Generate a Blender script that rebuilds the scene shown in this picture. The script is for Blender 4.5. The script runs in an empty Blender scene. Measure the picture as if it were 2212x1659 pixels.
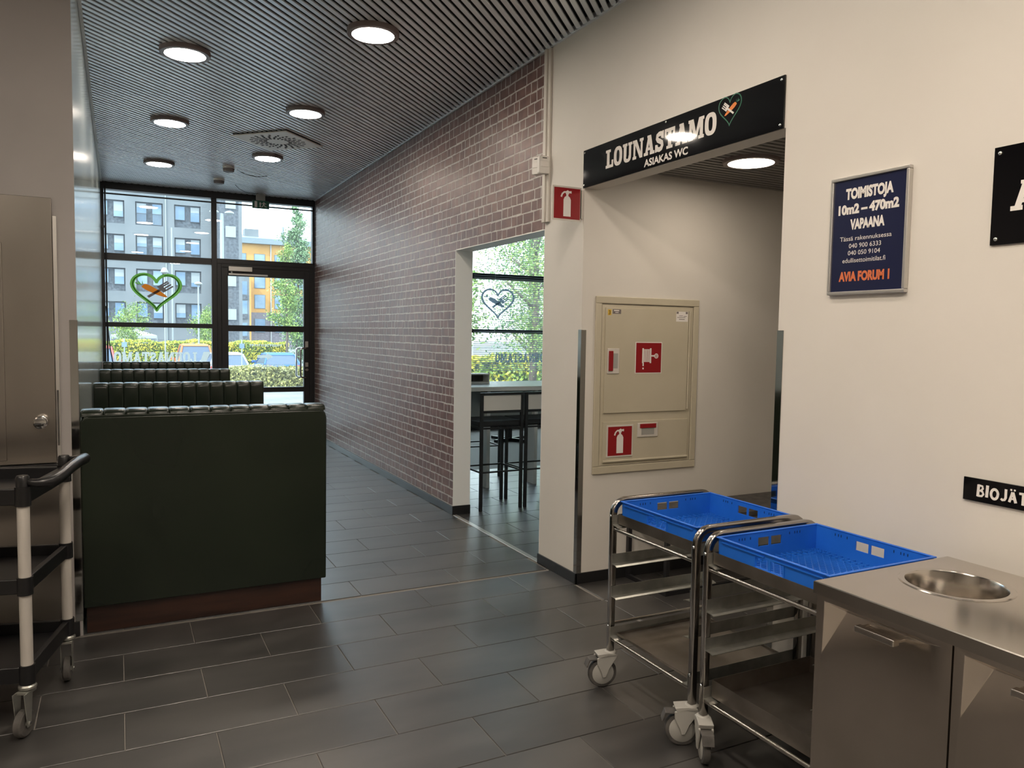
import bpy, bmesh, math, random
from mathutils import Vector, Matrix
random.seed(7)
rnd = random.random
def U(a, b): return a + (b - a) * rnd()
sc = bpy.context.scene
COL = sc.collection

# ------------------------------------------------------------------ camera
H = 1.485
PITCH, ROLL, YAW = math.radians(3.698), math.radians(0.916), math.radians(27.027)
fwd = Vector((math.sin(YAW) * math.cos(PITCH), math.cos(YAW) * math.cos(PITCH), -math.sin(PITCH)))
rgt = Vector((math.cos(YAW), -math.sin(YAW), 0))
upv = rgt.cross(fwd)
r2 = math.cos(ROLL) * rgt + math.sin(ROLL) * upv
u2 = -math.sin(ROLL) * rgt + math.cos(ROLL) * upv
cam = bpy.data.objects.new('camera', bpy.data.cameras.new('camera'))
COL.objects.link(cam)
cam.data.sensor_width = 36.0
cam.data.lens = 1665.74 / 2212 * 36.0
cam.data.clip_start = 0.02
cam.data.clip_end = 600
m = Matrix((r2, u2, -fwd)).transposed().to_4x4()
m.translation = Vector((0, 0, H))
cam.matrix_world = m
sc.camera = cam

# ------------------------------------------------------------------ light and exposure
SKY = 3.1          # brightness of the overcast-bright sky
SUN = 3.0
LAMP = 70.0         # radiance of the ceiling lamp diffusers
sc.view_settings.view_transform = 'Standard'
sc.view_settings.look = 'None'
sc.view_settings.exposure = 1.0
sc.view_settings.gamma = 1.0
sc.view_settings.use_curve_mapping = False
try: sc.cycles.use_denoising = True
except Exception: pass
w = bpy.data.worlds.new('sky'); sc.world = w; w.use_nodes = True
nt = w.node_tree; bg = nt.nodes['Background']
tc = nt.nodes.new('ShaderNodeTexCoord')
nz = nt.nodes.new('ShaderNodeTexNoise'); nz.inputs['Scale'].default_value = 2.6; nz.inputs['Detail'].default_value = 5
cr = nt.nodes.new('ShaderNodeValToRGB')
cr.color_ramp.elements[0].position = 0.36; cr.color_ramp.elements[0].color = (0.50, 0.72, 0.96, 1)
cr.color_ramp.elements[1].position = 0.56; cr.color_ramp.elements[1].color = (0.88, 0.98, 1.06, 1)
nt.links.new(tc.outputs['Generated'], nz.inputs['Vector'])
nt.links.new(nz.outputs['Fac'], cr.inputs['Fac'])
nt.links.new(cr.outputs['Color'], bg.inputs['Color'])
bg.inputs['Strength'].default_value = SKY
sun = bpy.data.objects.new('sun', bpy.data.lights.new('sun', 'SUN')); COL.objects.link(sun)
sun.data.energy = SUN; sun.data.angle = 0.02; sun.data.color = (1.0, 0.95, 0.86)
sun.rotation_euler = Vector((0.62, 0.30, -0.72)).to_track_quat('-Z', 'Y').to_euler()

# ------------------------------------------------------------------ helpers
WL = {}
class MB:
    """collects polygons; build() links them as one mesh object (world coordinates unless local=True)"""
    def __init__(s): s.v = []; s.f = []; s.mi = []; s.cur = 0
    def add(s, vs, fs):
        o = len(s.v); s.v += [tuple(p) for p in vs]
        for f in fs: s.f.append([o + i for i in f]); s.mi.append(s.cur)
        return s
    def box(s, x0, x1, y0, y1, z0, z1):
        if x0 > x1: x0, x1 = x1, x0
        if y0 > y1: y0, y1 = y1, y0
        if z0 > z1: z0, z1 = z1, z0
        return s.add([(x0,y0,z0),(x1,y0,z0),(x1,y1,z0),(x0,y1,z0),(x0,y0,z1),(x1,y0,z1),(x1,y1,z1),(x0,y1,z1)],
              [(0,3,2,1),(4,5,6,7),(0,1,5,4),(1,2,6,5),(2,3,7,6),(3,0,4,7)])
    def quad(s, a, b, c, d): return s.add([a,b,c,d], [(0,1,2,3)])
    def obox(s, c, ax, ay, az):
        c, ax, ay, az = map(Vector, (c, ax, ay, az))
        vs = [c + i*ax + j*ay + k*az for k in (-1,1) for j in (-1,1) for i in (-1,1)]
        return s.add(vs, [(0,2,3,1),(4,5,7,6),(0,1,5,4),(1,3,7,5),(3,2,6,7),(2,0,4,6)])
    def cyl(s, p0, p1, r0, r1=None, n=12, caps=True):
        r1 = r0 if r1 is None else r1
        p0, p1 = Vector(p0), Vector(p1); d = (p1 - p0).normalized()
        a = d.orthogonal().normalized(); b = d.cross(a)
        o = []
        for p, r in ((p0, r0), (p1, r1)):
            for i in range(n):
                t = 2*math.pi*i/n; o.append(p + r*(math.cos(t)*a + math.sin(t)*b))
        fs = [(i, (i+1)%n, n+(i+1)%n, n+i) for i in range(n)]
        if caps: fs += [tuple(range(n-1,-1,-1)), tuple(range(n, 2*n))]
        return s.add(o, fs)
    def tube(s, pts, r, n=8, closed=False, ref=None):
        P = [Vector(p) for p in pts]; m = len(P); rs = r if isinstance(r, (list, tuple)) else [r]*m
        vs = []; prev = None
        for i, p in enumerate(P):
            if closed: t = (P[(i+1)%m] - P[i-1])
            else: t = P[min(i+1,m-1)] - P[max(i-1,0)]
            t.normalize()
            if ref is not None: a = Vector(ref)
            elif prev is None: a = t.orthogonal().normalized()
            else:
                a = prev - t*prev.dot(t)
                a = a.normalized() if a.length > 1e-6 else t.orthogonal().normalized()
            prev = a; b = t.cross(a)
            for k in range(n):
                q = 2*math.pi*k/n; f_ = 1.0 if ref is None else 1/(abs(math.cos(q))**5 + abs(math.sin(q))**5)**.2; vs.append(p + rs[i]*f_*(math.cos(q)*a + math.sin(q)*b))
        fs = []
        for i in range(m if closed else m-1):
            j = (i+1) % m
            for k in range(n): fs.append((i*n+k, i*n+(k+1)%n, j*n+(k+1)%n, j*n+k))
        if not closed: fs += [tuple(range(n-1,-1,-1)), tuple(range((m-1)*n, m*n))]
        return s.add(vs, fs)
    def lathe(s, prof, c=(0,0,0), axis=(0,0,1), n=24):
        ax = Vector(axis).normalized(); a = ax.orthogonal().normalized(); b = ax.cross(a); c = Vector(c)
        vs = []; m = len(prof)
        for r, h in prof:
            for k in range(n):
                t = 2*math.pi*k/n; vs.append(c + ax*h + r*(math.cos(t)*a + math.sin(t)*b))
        fs = [(i*n+k, i*n+(k+1)%n, (i+1)*n+(k+1)%n, (i+1)*n+k) for i in range(m-1) for k in range(n)]
        fs += [tuple(range(n-1,-1,-1)), tuple(range((m-1)*n, m*n))]
        return s.add(vs, fs)
    def prism(s, poly, o, eu, ev, en):
        """polygon (u,v) extruded along en"""
        o, eu, ev, en = map(Vector, (o, eu, ev, en)); n = len(poly)
        vs = [o + u*eu + v*ev for u, v in poly]; vs += [p + en for p in vs]
        return s.add(vs, [tuple(range(n-1,-1,-1)), tuple(range(n, 2*n))] + [(i,(i+1)%n,n+(i+1)%n,n+i) for i in range(n)])
    def flat(s, polys, fn):
        for p in polys:
            s.add([fn(u, v) for u, v in p], [tuple(range(len(p)))])
        return s
    def mesh(s, name, mats, off=(0,0,0), smooth=False):
        me = bpy.data.meshes.new(name)
        me.from_pydata([(x-off[0], y-off[1], z-off[2]) for x, y, z in s.v], [], s.f)
        for mt in (mats if isinstance(mats, (list, tuple)) else [mats]): me.materials.append(mt)
        if any(s.mi): me.polygons.foreach_set('material_index', s.mi)
        if smooth: me.polygons.foreach_set('use_smooth', [True]*len(me.polygons))
        bm = bmesh.new(); bm.from_mesh(me); bmesh.ops.recalc_face_normals(bm, faces=bm.faces); bm.to_mesh(me); bm.free()
        me.update(); return me
    def build(s, name, mats, parent=None, local=False, smooth=False, auto=None, bevel=0.0, segs=2):
        off = (0,0,0) if local or parent is None else WL.get(parent.name, (0,0,0))
        me = s.mesh(name, mats, off, smooth)
        if auto is not None:
            me.polygons.foreach_set('use_smooth', [True]*len(me.polygons))
            me.set_sharp_from_angle(angle=math.radians(auto))
        o = bpy.data.objects.new(name, me); COL.objects.link(o)
        if parent is not None: o.parent = parent
        WL[o.name] = off
        if bevel:
            md = o.modifiers.new('bevel', 'BEVEL'); md.width = bevel; md.segments = segs; md.limit_method = 'ANGLE'; md.angle_limit = 0.6
            if auto is None:
                me.polygons.foreach_set('use_smooth', [True]*len(me.polygons)); md.harden_normals = True
        return o
def thing(name, label, cat, loc=(0,0,0), rz=0.0, group=None):
    o = bpy.data.objects.new(name, None); COL.objects.link(o); o.empty_display_size = 0.1
    o.location = loc; o.rotation_euler = (0,0,rz); o['label'] = label; o['category'] = cat
    if group: o['group'] = group
    WL[o.name] = tuple(loc); return o
def tag(o, label, cat, group=None, kind=None):
    o['label'] = label; o['category'] = cat
    if group: o['group'] = group
    if kind: o['kind'] = kind
    return o
def struct(o, label=None):
    o['kind'] = 'structure'
    if label: o['label'] = label
    return o
def sroot(name, label=None):
    o = bpy.data.objects.new(name, None); COL.objects.link(o); o.empty_display_size = 0.1; WL[o.name] = (0,0,0)
    return struct(o, label)
def dup(root, loc=None, rz=None, label=None):
    def cp(o, par):
        c = o.copy(); COL.objects.link(c); c.parent = par
        for ch in o.children: cp(ch, c)
        return c
    kids = list(root.children)
    r = root.copy(); COL.objects.link(r)
    for ch in kids: cp(ch, r)
    if loc is not None: r.location = loc
    if rz is not None: r.rotation_euler = (0,0,rz)
    if label: r['label'] = label
    WL[r.name] = tuple(r.location); return r

# ------------------------------------------------------------------ materials
def mat(name, col, rough=0.5, metal=0.0, spec=0.5, emit=None, es=0.0, coat=0.0):
    mt = bpy.data.materials.new(name); mt.use_nodes = True
    b = mt.node_tree.nodes['Principled BSDF']
    b.inputs['Base Color'].default_value = (*col, 1); b.inputs['Roughness'].default_value = rough
    b.inputs['Metallic'].default_value = metal; b.inputs['Specular IOR Level'].default_value = spec
    if coat: b.inputs['Coat Weight'].default_value = coat; b.inputs['Coat Roughness'].default_value = 0.1 if col[0] > .3 or col[2] > .3 else .32
    if emit: b.inputs['Emission Color'].default_value = (*emit, 1); b.inputs['Emission Strength'].default_value = es
    return mt
def vary(mt, c1, c2, scale=(4,4,4), detail=4.0, p0=0.35, p1=0.65, src='Object', per_obj=0.0, island=0.0, bump=0.0, bscale=None, rough=None, dist=0.002):
    """two-tone noise colour, optional per-piece random shift, optional fine relief"""
    n = mt.node_tree; b = n.nodes['Principled BSDF']; L = n.links.new
    if src == 'Position': vec = n.nodes.new('ShaderNodeNewGeometry').outputs['Position']
    else: vec = n.nodes.new('ShaderNodeTexCoord').outputs[src]
    mp = n.nodes.new('ShaderNodeMapping'); mp.inputs['Scale'].default_value = scale; L(vec, mp.inputs['Vector'])
    tx = n.nodes.new('ShaderNodeTexNoise'); tx.inputs['Scale'].default_value = 1.0; tx.inputs['Detail'].default_value = detail
    L(mp.outputs['Vector'], tx.inputs['Vector'])
    fac = tx.outputs['Fac']
    for amt, node, sock in ((per_obj, 'ShaderNodeObjectInfo', 'Random'), (island, 'ShaderNodeNewGeometry', 'Random Per Island')):
        if amt:
            q = n.nodes.new(node); ma = n.nodes.new('ShaderNodeMath'); ma.operation = 'MULTIPLY_ADD'
            L(q.outputs[sock], ma.inputs[0]); ma.inputs[1].default_value = amt
            su = n.nodes.new('ShaderNodeMath'); su.operation = 'SUBTRACT'; L(fac, su.inputs[0]); su.inputs[1].default_value = amt/2
            L(su.outputs[0], ma.inputs[2]); fac = ma.outputs[0]
    r = n.nodes.new('ShaderNodeValToRGB'); r.color_ramp.elements[0].position = p0; r.color_ramp.elements[1].position = p1
    r.color_ramp.elements[0].color = (*c1, 1); r.color_ramp.elements[1].color = (*c2, 1)
    L(fac, r.inputs['Fac']); L(r.outputs['Color'], b.inputs['Base Color'])
    if rough:
        mr = n.nodes.new('ShaderNodeMapRange'); mr.inputs['To Min'].default_value = rough[0]; mr.inputs['To Max'].default_value = rough[1]
        L(tx.outputs['Fac'], mr.inputs['Value']); L(mr.outputs['Result'], b.inputs['Roughness'])
    if bump:
        t2 = n.nodes.new('ShaderNodeTexNoise'); t2.inputs['Detail'].default_value = 3
        m2 = n.nodes.new('ShaderNodeMapping'); m2.inputs['Scale'].default_value = bscale or scale; t2.inputs['Scale'].default_value = 1.0
        L(vec, m2.inputs['Vector']); L(m2.outputs['Vector'], t2.inputs['Vector'])
        bp = n.nodes.new('ShaderNodeBump'); bp.inputs['Strength'].default_value = bump; bp.inputs['Distance'].default_value = dist
        L(t2.outputs['Fac'], bp.inputs['Height']); L(bp.outputs['Normal'], b.inputs['Normal'])
    return mt
def glass_mat(name, tint=(0.93,0.97,0.96), rough=0.0, ior=1.5, dust_glare=0.022):
    mt = bpy.data.materials.new(name); mt.use_nodes = True; n = mt.node_tree
    for x in list(n.nodes):
        if x.type == 'BSDF_PRINCIPLED': n.nodes.remove(x)
    tr = n.nodes.new('ShaderNodeBsdfTransparent'); tr.inputs['Color'].default_value = (*tint, 1)
    gl = n.nodes.new('ShaderNodeBsdfGlossy'); gl.inputs['Roughness'].default_value = rough
    fr = n.nodes.new('ShaderNodeFresnel'); fr.inputs['IOR'].default_value = ior
    mx = n.nodes.new('ShaderNodeMixShader')
    du = n.nodes.new('ShaderNodeBsdfTranslucent'); du.inputs['Color'].default_value = (.9,.95,1,1); dm = n.nodes.new('ShaderNodeMixShader'); dm.inputs[0].default_value = dust_glare  # milky share: slightly dirty glass plus the veiling glare of the window
    n.links.new(tr.outputs[0], dm.inputs[1]); n.links.new(du.outputs[0], dm.inputs[2])
    n.links.new(fr.outputs[0], mx.inputs[0]); n.links.new(dm.outputs[0], mx.inputs[1]); n.links.new(gl.outputs[0], mx.inputs[2])
    n.links.new(mx.outputs[0], n.nodes['Material Output'].inputs['Surface'])
    return mt
M = {}
M['white_wall'] = vary(mat('white_wall', (.72,.68,.62), .62), (.66,.625,.57), (.70,.665,.61), (1.5,1.5,1.5), src='Position', bump=.08, bscale=(180,180,180), dist=.001)
M['grey_wall'] = vary(mat('grey_wall', (.5,.47,.45), .6), (.30,.28,.272), (.335,.312,.302), (1.5,1.5,1.5), src='Position')
M['jamb_white'] = mat('jamb_white', (.88,.89,.87), .5)
M['left_panel'] = vary(mat('left_panel', (.5,.53,.52), .13, spec=.6), (.34,.40,.39), (.50,.55,.54), (40,70,.3), src='Position', bump=.16, bscale=(60,45,.25), dist=.0015)
M['mortar'] = vary(mat('mortar', (.5,.47,.43), .6), (.44,.41,.375), (.55,.515,.475), (30,30,30), src='Position', rough=(.35,.6))
M['brick'] = vary(mat('brick', (.2,.08,.06), .42), (.120,.054,.044), (.190,.098,.080), (10,10,10), src='Position', per_obj=.16, island=.16, bump=.05, bscale=(40,40,40), rough=(.34,.44), dist=.001)
M['tile'] = vary(mat('tile', (.07,.065,.06), .40, spec=.9, coat=.55), (.026,.0245,.0235), (.060,.0565,.054), (1.8,4.5,1.8), detail=6, src='Position', per_obj=.18)
M['grout'] = mat('grout', (.20,.185,.165), .7)
M['black_trim'] = mat('black_trim', (.012,.012,.013), .35)
M['black_frame'] = mat('black_frame', (.014,.014,.016), .38, spec=.5)
M['slat'] = vary(mat('slat', (.5,.5,.51), .34, metal=.42), (.78,.82,.86), (.86,.90,.94), (3,3,3), src='Position', per_obj=.1)
M['slat_shaded'] = mat('slat_shaded', (.20,.19,.18), .45)  # same slats as the corridor, the passage's dimness put into the colour
M['void'] = mat('void', (.008,.008,.009), .8)
M['lamp_ring'] = mat('lamp_ring', (.16,.12,.115), .4)
M['lamp_glow'] = mat('lamp_glow', (.9,.9,.9), .5, emit=(1.0,.88,.75), es=LAMP*.60)
M['lamp_glow_hall'] = mat('lamp_glow_hall', (.9,.9,.9), .5, emit=(1.0,.86,.71), es=LAMP*1.75)
M['leather'] = vary(mat('leather', (.014,.02,.013), .27, spec=.4), (.009,.014,.009), (.012,.018,.011), (2,2,2), src='Position', detail=2)
M['wood_dark'] = vary(mat('wood_dark', (.05,.018,.01), .42), (.014,.0055,.0035), (.038,.014,.008), (3,3,26), src='Position', detail=6)
M['steel'] = vary(mat('steel', (.55,.52,.48), .27, metal=1), (.54,.50,.45), (.61,.57,.52), (3,3,3), src='Position', rough=(.15,.22), bump=.015, bscale=(240,6,240), dist=.0005)
M['steel_v'] = vary(mat('steel_v', (.5,.46,.42), .3, metal=1), (.62,.56,.50), (.70,.635,.57), (3,3,3), src='Position', rough=(.20,.30), bump=.04, bscale=(200,200,5), dist=.0005)
M['steel_tube'] = mat('steel_tube', (.52,.49,.45), .24, metal=1)
M['steel_dark'] = mat('steel_dark', (.36,.335,.31), .20, metal=1)
M['guard'] = mat('guard', (.48,.48,.47), .07, metal=1)
M['steel_cup'] = vary(mat('steel_cup', (.4,.37,.34), .3, metal=1), (.36,.33,.30), (.44,.405,.37), (2,2,1), src='Position', rough=(.20,.30), bump=.03, bscale=(200,200,5), dist=.0005)
M['zinc'] = vary(mat('zinc', (.5,.5,.46), .38, metal=.9), (.40,.40,.37), (.52,.52,.48), (18,18,18), src='Position')
M['tray_steel'] = vary(mat('tray_steel', (.3,.27,.24), .42, metal=1), (.24,.215,.19), (.33,.30,.27), (7,7,7), src='Position', rough=(.36,.5))
M['chrome'] = mat('chrome', (.7,.7,.7), .12, metal=1)
M['blue'] = vary(mat('blue', (.01,.09,.5), .38, spec=.5), (.010,.115,.55), (.016,.15,.66), (6,6,6), src='Position')
M['grey_plastic'] = mat('grey_plastic', (.36,.35,.32), .45)
M['rubber'] = vary(mat('rubber', (.07,.065,.06), .6), (.05,.047,.043), (.10,.092,.085), (20,20,20), src='Position')
M['black_plastic'] = mat('black_plastic', (.008,.008,.009), .32)
M['post_grey'] = vary(mat('post_grey', (.5,.47,.43), .4), (.42,.395,.36), (.50,.47,.43), (20,20,3), src='Position')
M['sign_black'] = mat('sign_black', (.004,.004,.005), .05, spec=.4)
M['sign_gloss'] = mat('sign_gloss', (.78,.74,.70), .05, spec=.4)
M['sign_white'] = mat('sign_white', (.78,.74,.70), .45)
M['red'] = mat('red', (.27,.008,.012), .35)
M['sign_frame'] = mat('sign_frame', (.62,.58,.52), .45)
M['cream'] = vary(mat('cream', (.55,.5,.38), .4), (.50,.45,.335), (.545,.49,.375), (3,3,3), src='Position')
M['navy'] = mat('navy', (.010,.014,.05), .28)
M['orange_print'] = mat('orange_print', (.62,.16,.06), .45)
M['alu'] = mat('alu', (.62,.60,.57), .35, metal=.8)
M['plastic_white'] = mat('plastic_white', (.74,.71,.67), .45)
M['green_print'] = mat('green_print', (.02,.13,.08), .45)
M['carrot'] = mat('carrot', (.70,.20,.03), .45)
M['fork_grey'] = mat('fork_grey', (.17,.145,.14), .5)
M['exit_green'] = mat('exit_green', (.012,.10,.06), .4)
def backlit(name, col, dif=.35):
    mt = bpy.data.materials.new(name); mt.use_nodes = True; n = mt.node_tree
    for x in list(n.nodes):
        if x.type == 'BSDF_PRINCIPLED': n.nodes.remove(x)
    d = n.nodes.new('ShaderNodeBsdfDiffuse'); t = n.nodes.new('ShaderNodeBsdfTranslucent'); mx = n.nodes.new('ShaderNodeMixShader')
    d.inputs['Color'].default_value = (*col, 1); t.inputs['Color'].default_value = (*col, 1); mx.inputs[0].default_value = 1-dif
    n.links.new(d.outputs[0], mx.inputs[1]); n.links.new(t.outputs[0], mx.inputs[2]); n.links.new(mx.outputs[0], n.nodes['Material Output'].inputs['Surface'])
    return mt
M['film_green'] = backlit('film_green', (.15,.34,.065)); M['film_dark'] = backlit('film_dark', (.06,.17,.04)); M['film_slate'] = backlit('film_slate', (.16,.22,.27)); M['film_orange'] = backlit('film_orange', (.55,.16,.02)); M['film_grey'] = backlit('film_grey', (.13,.10,.09)); M['film_white'] = backlit('film_white', (.8,.86,.84))
M['glass'] = glass_mat('glass')
M['blind'] = backlit('blind', (.92,.95,.95), .3)
M['bar_white'] = mat('bar_white', (.72,.74,.72), .35)
M['stool_black'] = mat('stool_black', (.010,.011,.012), .38)
M['stool_back'] = mat('stool_back', (.62,.61,.57), .6)
M['bar_shaded'] = mat('bar_shaded', (.26,.30,.30), .5)  # bar panel below the top, its shade put into the colour
M['yellow'] = mat('yellow', (.65,.42,.05), .5)
# outdoors
M['asphalt'] = vary(mat('asphalt', (.33,.33,.34), .8), (.14,.145,.155), (.22,.225,.235), (.6,.6,.6), src='Position')
M['grey_render'] = vary(mat('grey_render', (.36,.37,.38), .8), (.165,.185,.200), (.20,.217,.232), (.5,.5,.5), src='Position')
M['dark_clad'] = vary(mat('dark_clad', (.12,.12,.14), .7), (.05,.06,.075), (.13,.145,.17), (5,5,5), src='Position', detail=8)
M['far_glass'] = vary(mat('far_glass', (.3,.5,.75), .15), (.10,.19,.31), (.24,.34,.44), (.35,.35,.5), src='Position')
M['far_frame'] = mat('far_frame', (.05,.055,.065), .5)
M['far_blind'] = mat('far_blind', (.34,.37,.375), .6)
M['ochre'] = vary(mat('ochre', (.72,.42,.12), .8), (.56,.29,.075), (.66,.36,.10), (.4,.4,.4), src='Position')
M['roof_metal'] = mat('roof_metal', (.20,.25,.28), .5)
M['brick_far'] = vary(mat('brick_far', (.22,.19,.21), .8), (.16,.14,.16), (.27,.24,.26), (3,3,9), src='Position')
M['leaf'] = vary(mat('leaf', (.2,.32,.06), .5), (.13,.26,.04), (.34,.46,.09), (2,2,2), src='Position', island=.5)
M['leaf_blue'] = vary(mat('leaf_blue', (.16,.28,.13), .5), (.12,.23,.10), (.24,.38,.17), (2,2,2), src='Position', island=.5)
M['leaf_hedge'] = vary(mat('leaf_hedge', (.3,.36,.04), .5), (.15,.25,.025), (.62,.52,.045), (1.1,1.1,1.6), src='Position', island=.35)
M['leaf_dry'] = vary(mat('leaf_dry', (.3,.36,.1), .5), (.26,.26,.10), (.52,.50,.16), (1.5,1.5,2), src='Position', island=.4)
M['bark'] = vary(mat('bark', (.12,.09,.06), .8), (.08,.06,.045), (.16,.12,.09), (8,8,2), src='Position')
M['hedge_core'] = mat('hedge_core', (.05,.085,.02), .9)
M['lamp_post'] = mat('lamp_post', (.34,.38,.39), .4)
M['canvas'] = mat('canvas', (.45,.45,.44), .7)
M['car_red'] = mat('car_red', (.45,.06,.05), .5)
M['car_orange'] = mat('car_orange', (.75,.17,.04), .5)
M['car_white'] = mat('car_white', (.42,.45,.47), .5)
M['car_blue'] = mat('car_blue', (.04,.15,.42), .5)
M['car_glass'] = mat('car_glass', (.07,.10,.15), .25, spec=.3)
M['car_dark'] = mat('car_dark', (.02,.02,.022), .5)
M['tail'] = mat('tail', (.5,.03,.02), .3)
M['plate'] = mat('plate', (.75,.75,.72), .5)

for k_ in ('asphalt','grey_render','dark_clad','far_glass','far_blind','ochre','roof_metal','brick_far','leaf','leaf_blue','leaf_dry','lamp_post','canvas','car_white','car_blue','car_orange','car_red'):
    for n_ in M[k_].node_tree.nodes:
        if n_.type == 'VALTORGB':
            for e_ in n_.color_ramp.elements: e_.color = (*[c_*.72 for c_ in e_.color[:3]], 1)
        if n_.type == 'BSDF_PRINCIPLED': n_.inputs['Base Color'].default_value = (*[c_*.72 for c_ in n_.inputs['Base Color'].default_value[:3]], 1)

# ------------------------------------------------------------------ key dimensions
XW = 2.415      # corridor face of the right-hand wall
XL = -0.175     # seating face of the left-hand wall
YF = 10.80      # inner plane of the glazed facade
YS = 4.18       # face of the stub wall on the left
ZC = 3.26       # underside of the slats
WT = 0.145      # thickness of the right-hand wall
YB0, YB1, ZB = 4.31, 5.765, 2.15     # bar opening
YW0, YW1, ZW = 2.335, 3.85, 2.335    # WC opening

# ------------------------------------------------------------------ floor
fl = MB()
fl.box(-5, XW, -4, YF + .1, -.15, -.004)
fl.box(XW, 8.6, YB0 - .46, YF + .1, -.15, -.004)
fl.box(XW, 5.2, YW0 - .12, YW1 + .02, -.15, -.004)
floor = struct(fl.build('floor', M['grout']), 'dark grey tiled floor with pale grout joints')
TILES = {}
def tile_obj(x0, x1, y0, y1):
    g = .0021; wx, wy = round(x1-x0, 3), round(y1-y0, 3)
    if wx < .03 or wy < .03: return
    k = (wx, wy)
    if k not in TILES:
        b = MB(); hx, hy, e = wx/2 - g, wy/2 - g, .0012
        b.add([(-hx,-hy,-.008),(hx,-hy,-.008),(hx,hy,-.008),(-hx,hy,-.008),
               (-hx,-hy,-e),(hx,-hy,-e),(hx,hy,-e),(-hx,hy,-e),
               (-hx+e,-hy+e,0),(hx-e,-hy+e,0),(hx-e,hy-e,0),(-hx+e,hy-e,0)],
              [(8,9,10,11)] + [(i,(i+1)%4,4+(i+1)%4,4+i) for i in range(4)] + [(4+i,4+(i+1)%4,8+(i+1)%4,8+i) for i in range(4)])
        TILES[k] = b.mesh('tile', M['tile'])
    o = bpy.data.objects.new('tile', TILES[k]); COL.objects.link(o); o.parent = floor
    o.location = ((x0+x1)/2, (y0+y1)/2, 0)
PT = .3003
def tiles(xa, xb, ya, yb, keep=None):
    r0 = int(math.floor((3.548 - yb)/PT)) - 1; r1 = int(math.ceil((3.548 - ya)/PT)) + 1
    for r in range(r0, r1):
        y1 = 3.548 - r*PT; y0 = y1 - PT
        off = .2995 if r % 2 == 0 else -.002
        k0 = int(math.floor((xa - off)/.6)) - 1
        for k in range(k0, k0 + int((xb-xa)/.6) + 4):
            x0 = off + k*.6; x1 = x0 + .6
            a0, a1, b0, b1 = max(x0, xa), min(x1, xb), max(y0, ya), min(y1, yb)
            if a1 <= a0 or b1 <= b0: continue
            if keep and not keep(a0, a1, b0, b1): continue
            tile_obj(a0, a1, b0, b1)
# corridor and near hall (only the part of the hall around the view); then bar room and WC passage
tiles(-1.05, XW, 1.35, YS - .004, lambda a0,a1,b0,b1: a1 > -.9 + (b0 - 3)*-.1 - .3)
tiles(XL, XW, YS - .004, YF)
tiles(XW, 4.25, YB0, 7.6, lambda a0,a1,b0,b1: a0 < 2.4 + (b1-4.3)*.75 + .1 and a1 > 2.4 + (b0-5.7)*.42 )
tiles(XW, 3.6, YW0, YW1)
b = MB(); b.box(XW - .004, XW + .032, YB0, YB1 - .005, -.002, .004); b.build('threshold_strip', M['alu'], floor, bevel=.002)

# ------------------------------------------------------------------ walls
b = MB()
b.box(XW, XW+.11, YW0, YW1, ZW, ZC+.1)                     # over the WC opening
b.box(XW, XW+.11, -4, YW0, -.05, ZC+.1)                     # white wall, right part
b.box(XW, XW+WT, YW1, YB0, -.05, ZC+.1)                    # pillar
wall_right = struct(b.build('wall_right', M['white_wall']), 'white painted wall with the signs and the dark passage opening')
b = MB(); b.box(XW+WT, 5.3, YW1, YB0, -.05, ZC+.1); struct(b.build('wall_passage', M['white_wall']))
b = MB(); b.box(XW+.11, 5.3, YW0-.12, YW0, -.05, ZC+.1); b.box(5.2, 5.3, YW0, YW1, -.05, ZC+.1); struct(b.build('wall_passage_end', M['white_wall']))
b = MB()
b.box(XW+.006, XW+WT, YB1, YF+.1, -.05, ZC+.1); b.box(XW+.006, XW+WT, YB0, YB1, ZB, ZC+.1)
wall_brick = struct(b.build('wall_corridor', M['mortar']), 'brick-patterned corridor wall with pale mortar lines')
b = MB()
b.box(XW-.001, XW+WT+.004, YB1-.004, YB1+.001, 0.07, ZB); b.box(XW-.001, XW+WT+.004, YB0, YB1, ZB-.004, ZB+.001)
b.box(XW+WT, XW+WT+.006, YB1, YF, 0, ZC); b.box(XW+WT, XW+WT+.006, YB0, YB1, ZB, ZC)
b.box(XW, XW+WT+.004, YB0, YB0+.004, 0.0, ZB)
struct(b.build('trim_1', M['jamb_white']), 'white lined reveal of the opening to the bar room')
b = MB(); b.box(XL-.10, XL, YS+.003, YF+.1, -.05, ZC+.1); struct(b.build('wall_left', M['left_panel']), 'glossy pale panelled wall beside the booths')
b = MB(); b.box(-5, XL-.001, YS, YS+.1, -.05, ZC+.1); wall_stub = struct(b.build('wall_stub', M['grey_wall']))
b = MB(); b.box(-5.1, -5, -4.1, YS+.1, -.05, ZC+.1); struct(b.build('wall_hall_side', M['white_wall']))
b = MB(); b.box(-5, XW, -4.1, -4, -.05, ZC+.1); struct(b.build('wall_hall_back', M['white_wall']))
b = MB(); b.box(8.5, 8.6, YB0, YF+.1, -.05, ZC+.1); struct(b.build('wall_bar_side', M['white_wall']))
b = MB(); b.box(5.3, 8.6, YB0-.1, YB0, -.05, ZC+.1); struct(b.build('wall_bar_end', M['white_wall']))

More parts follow.
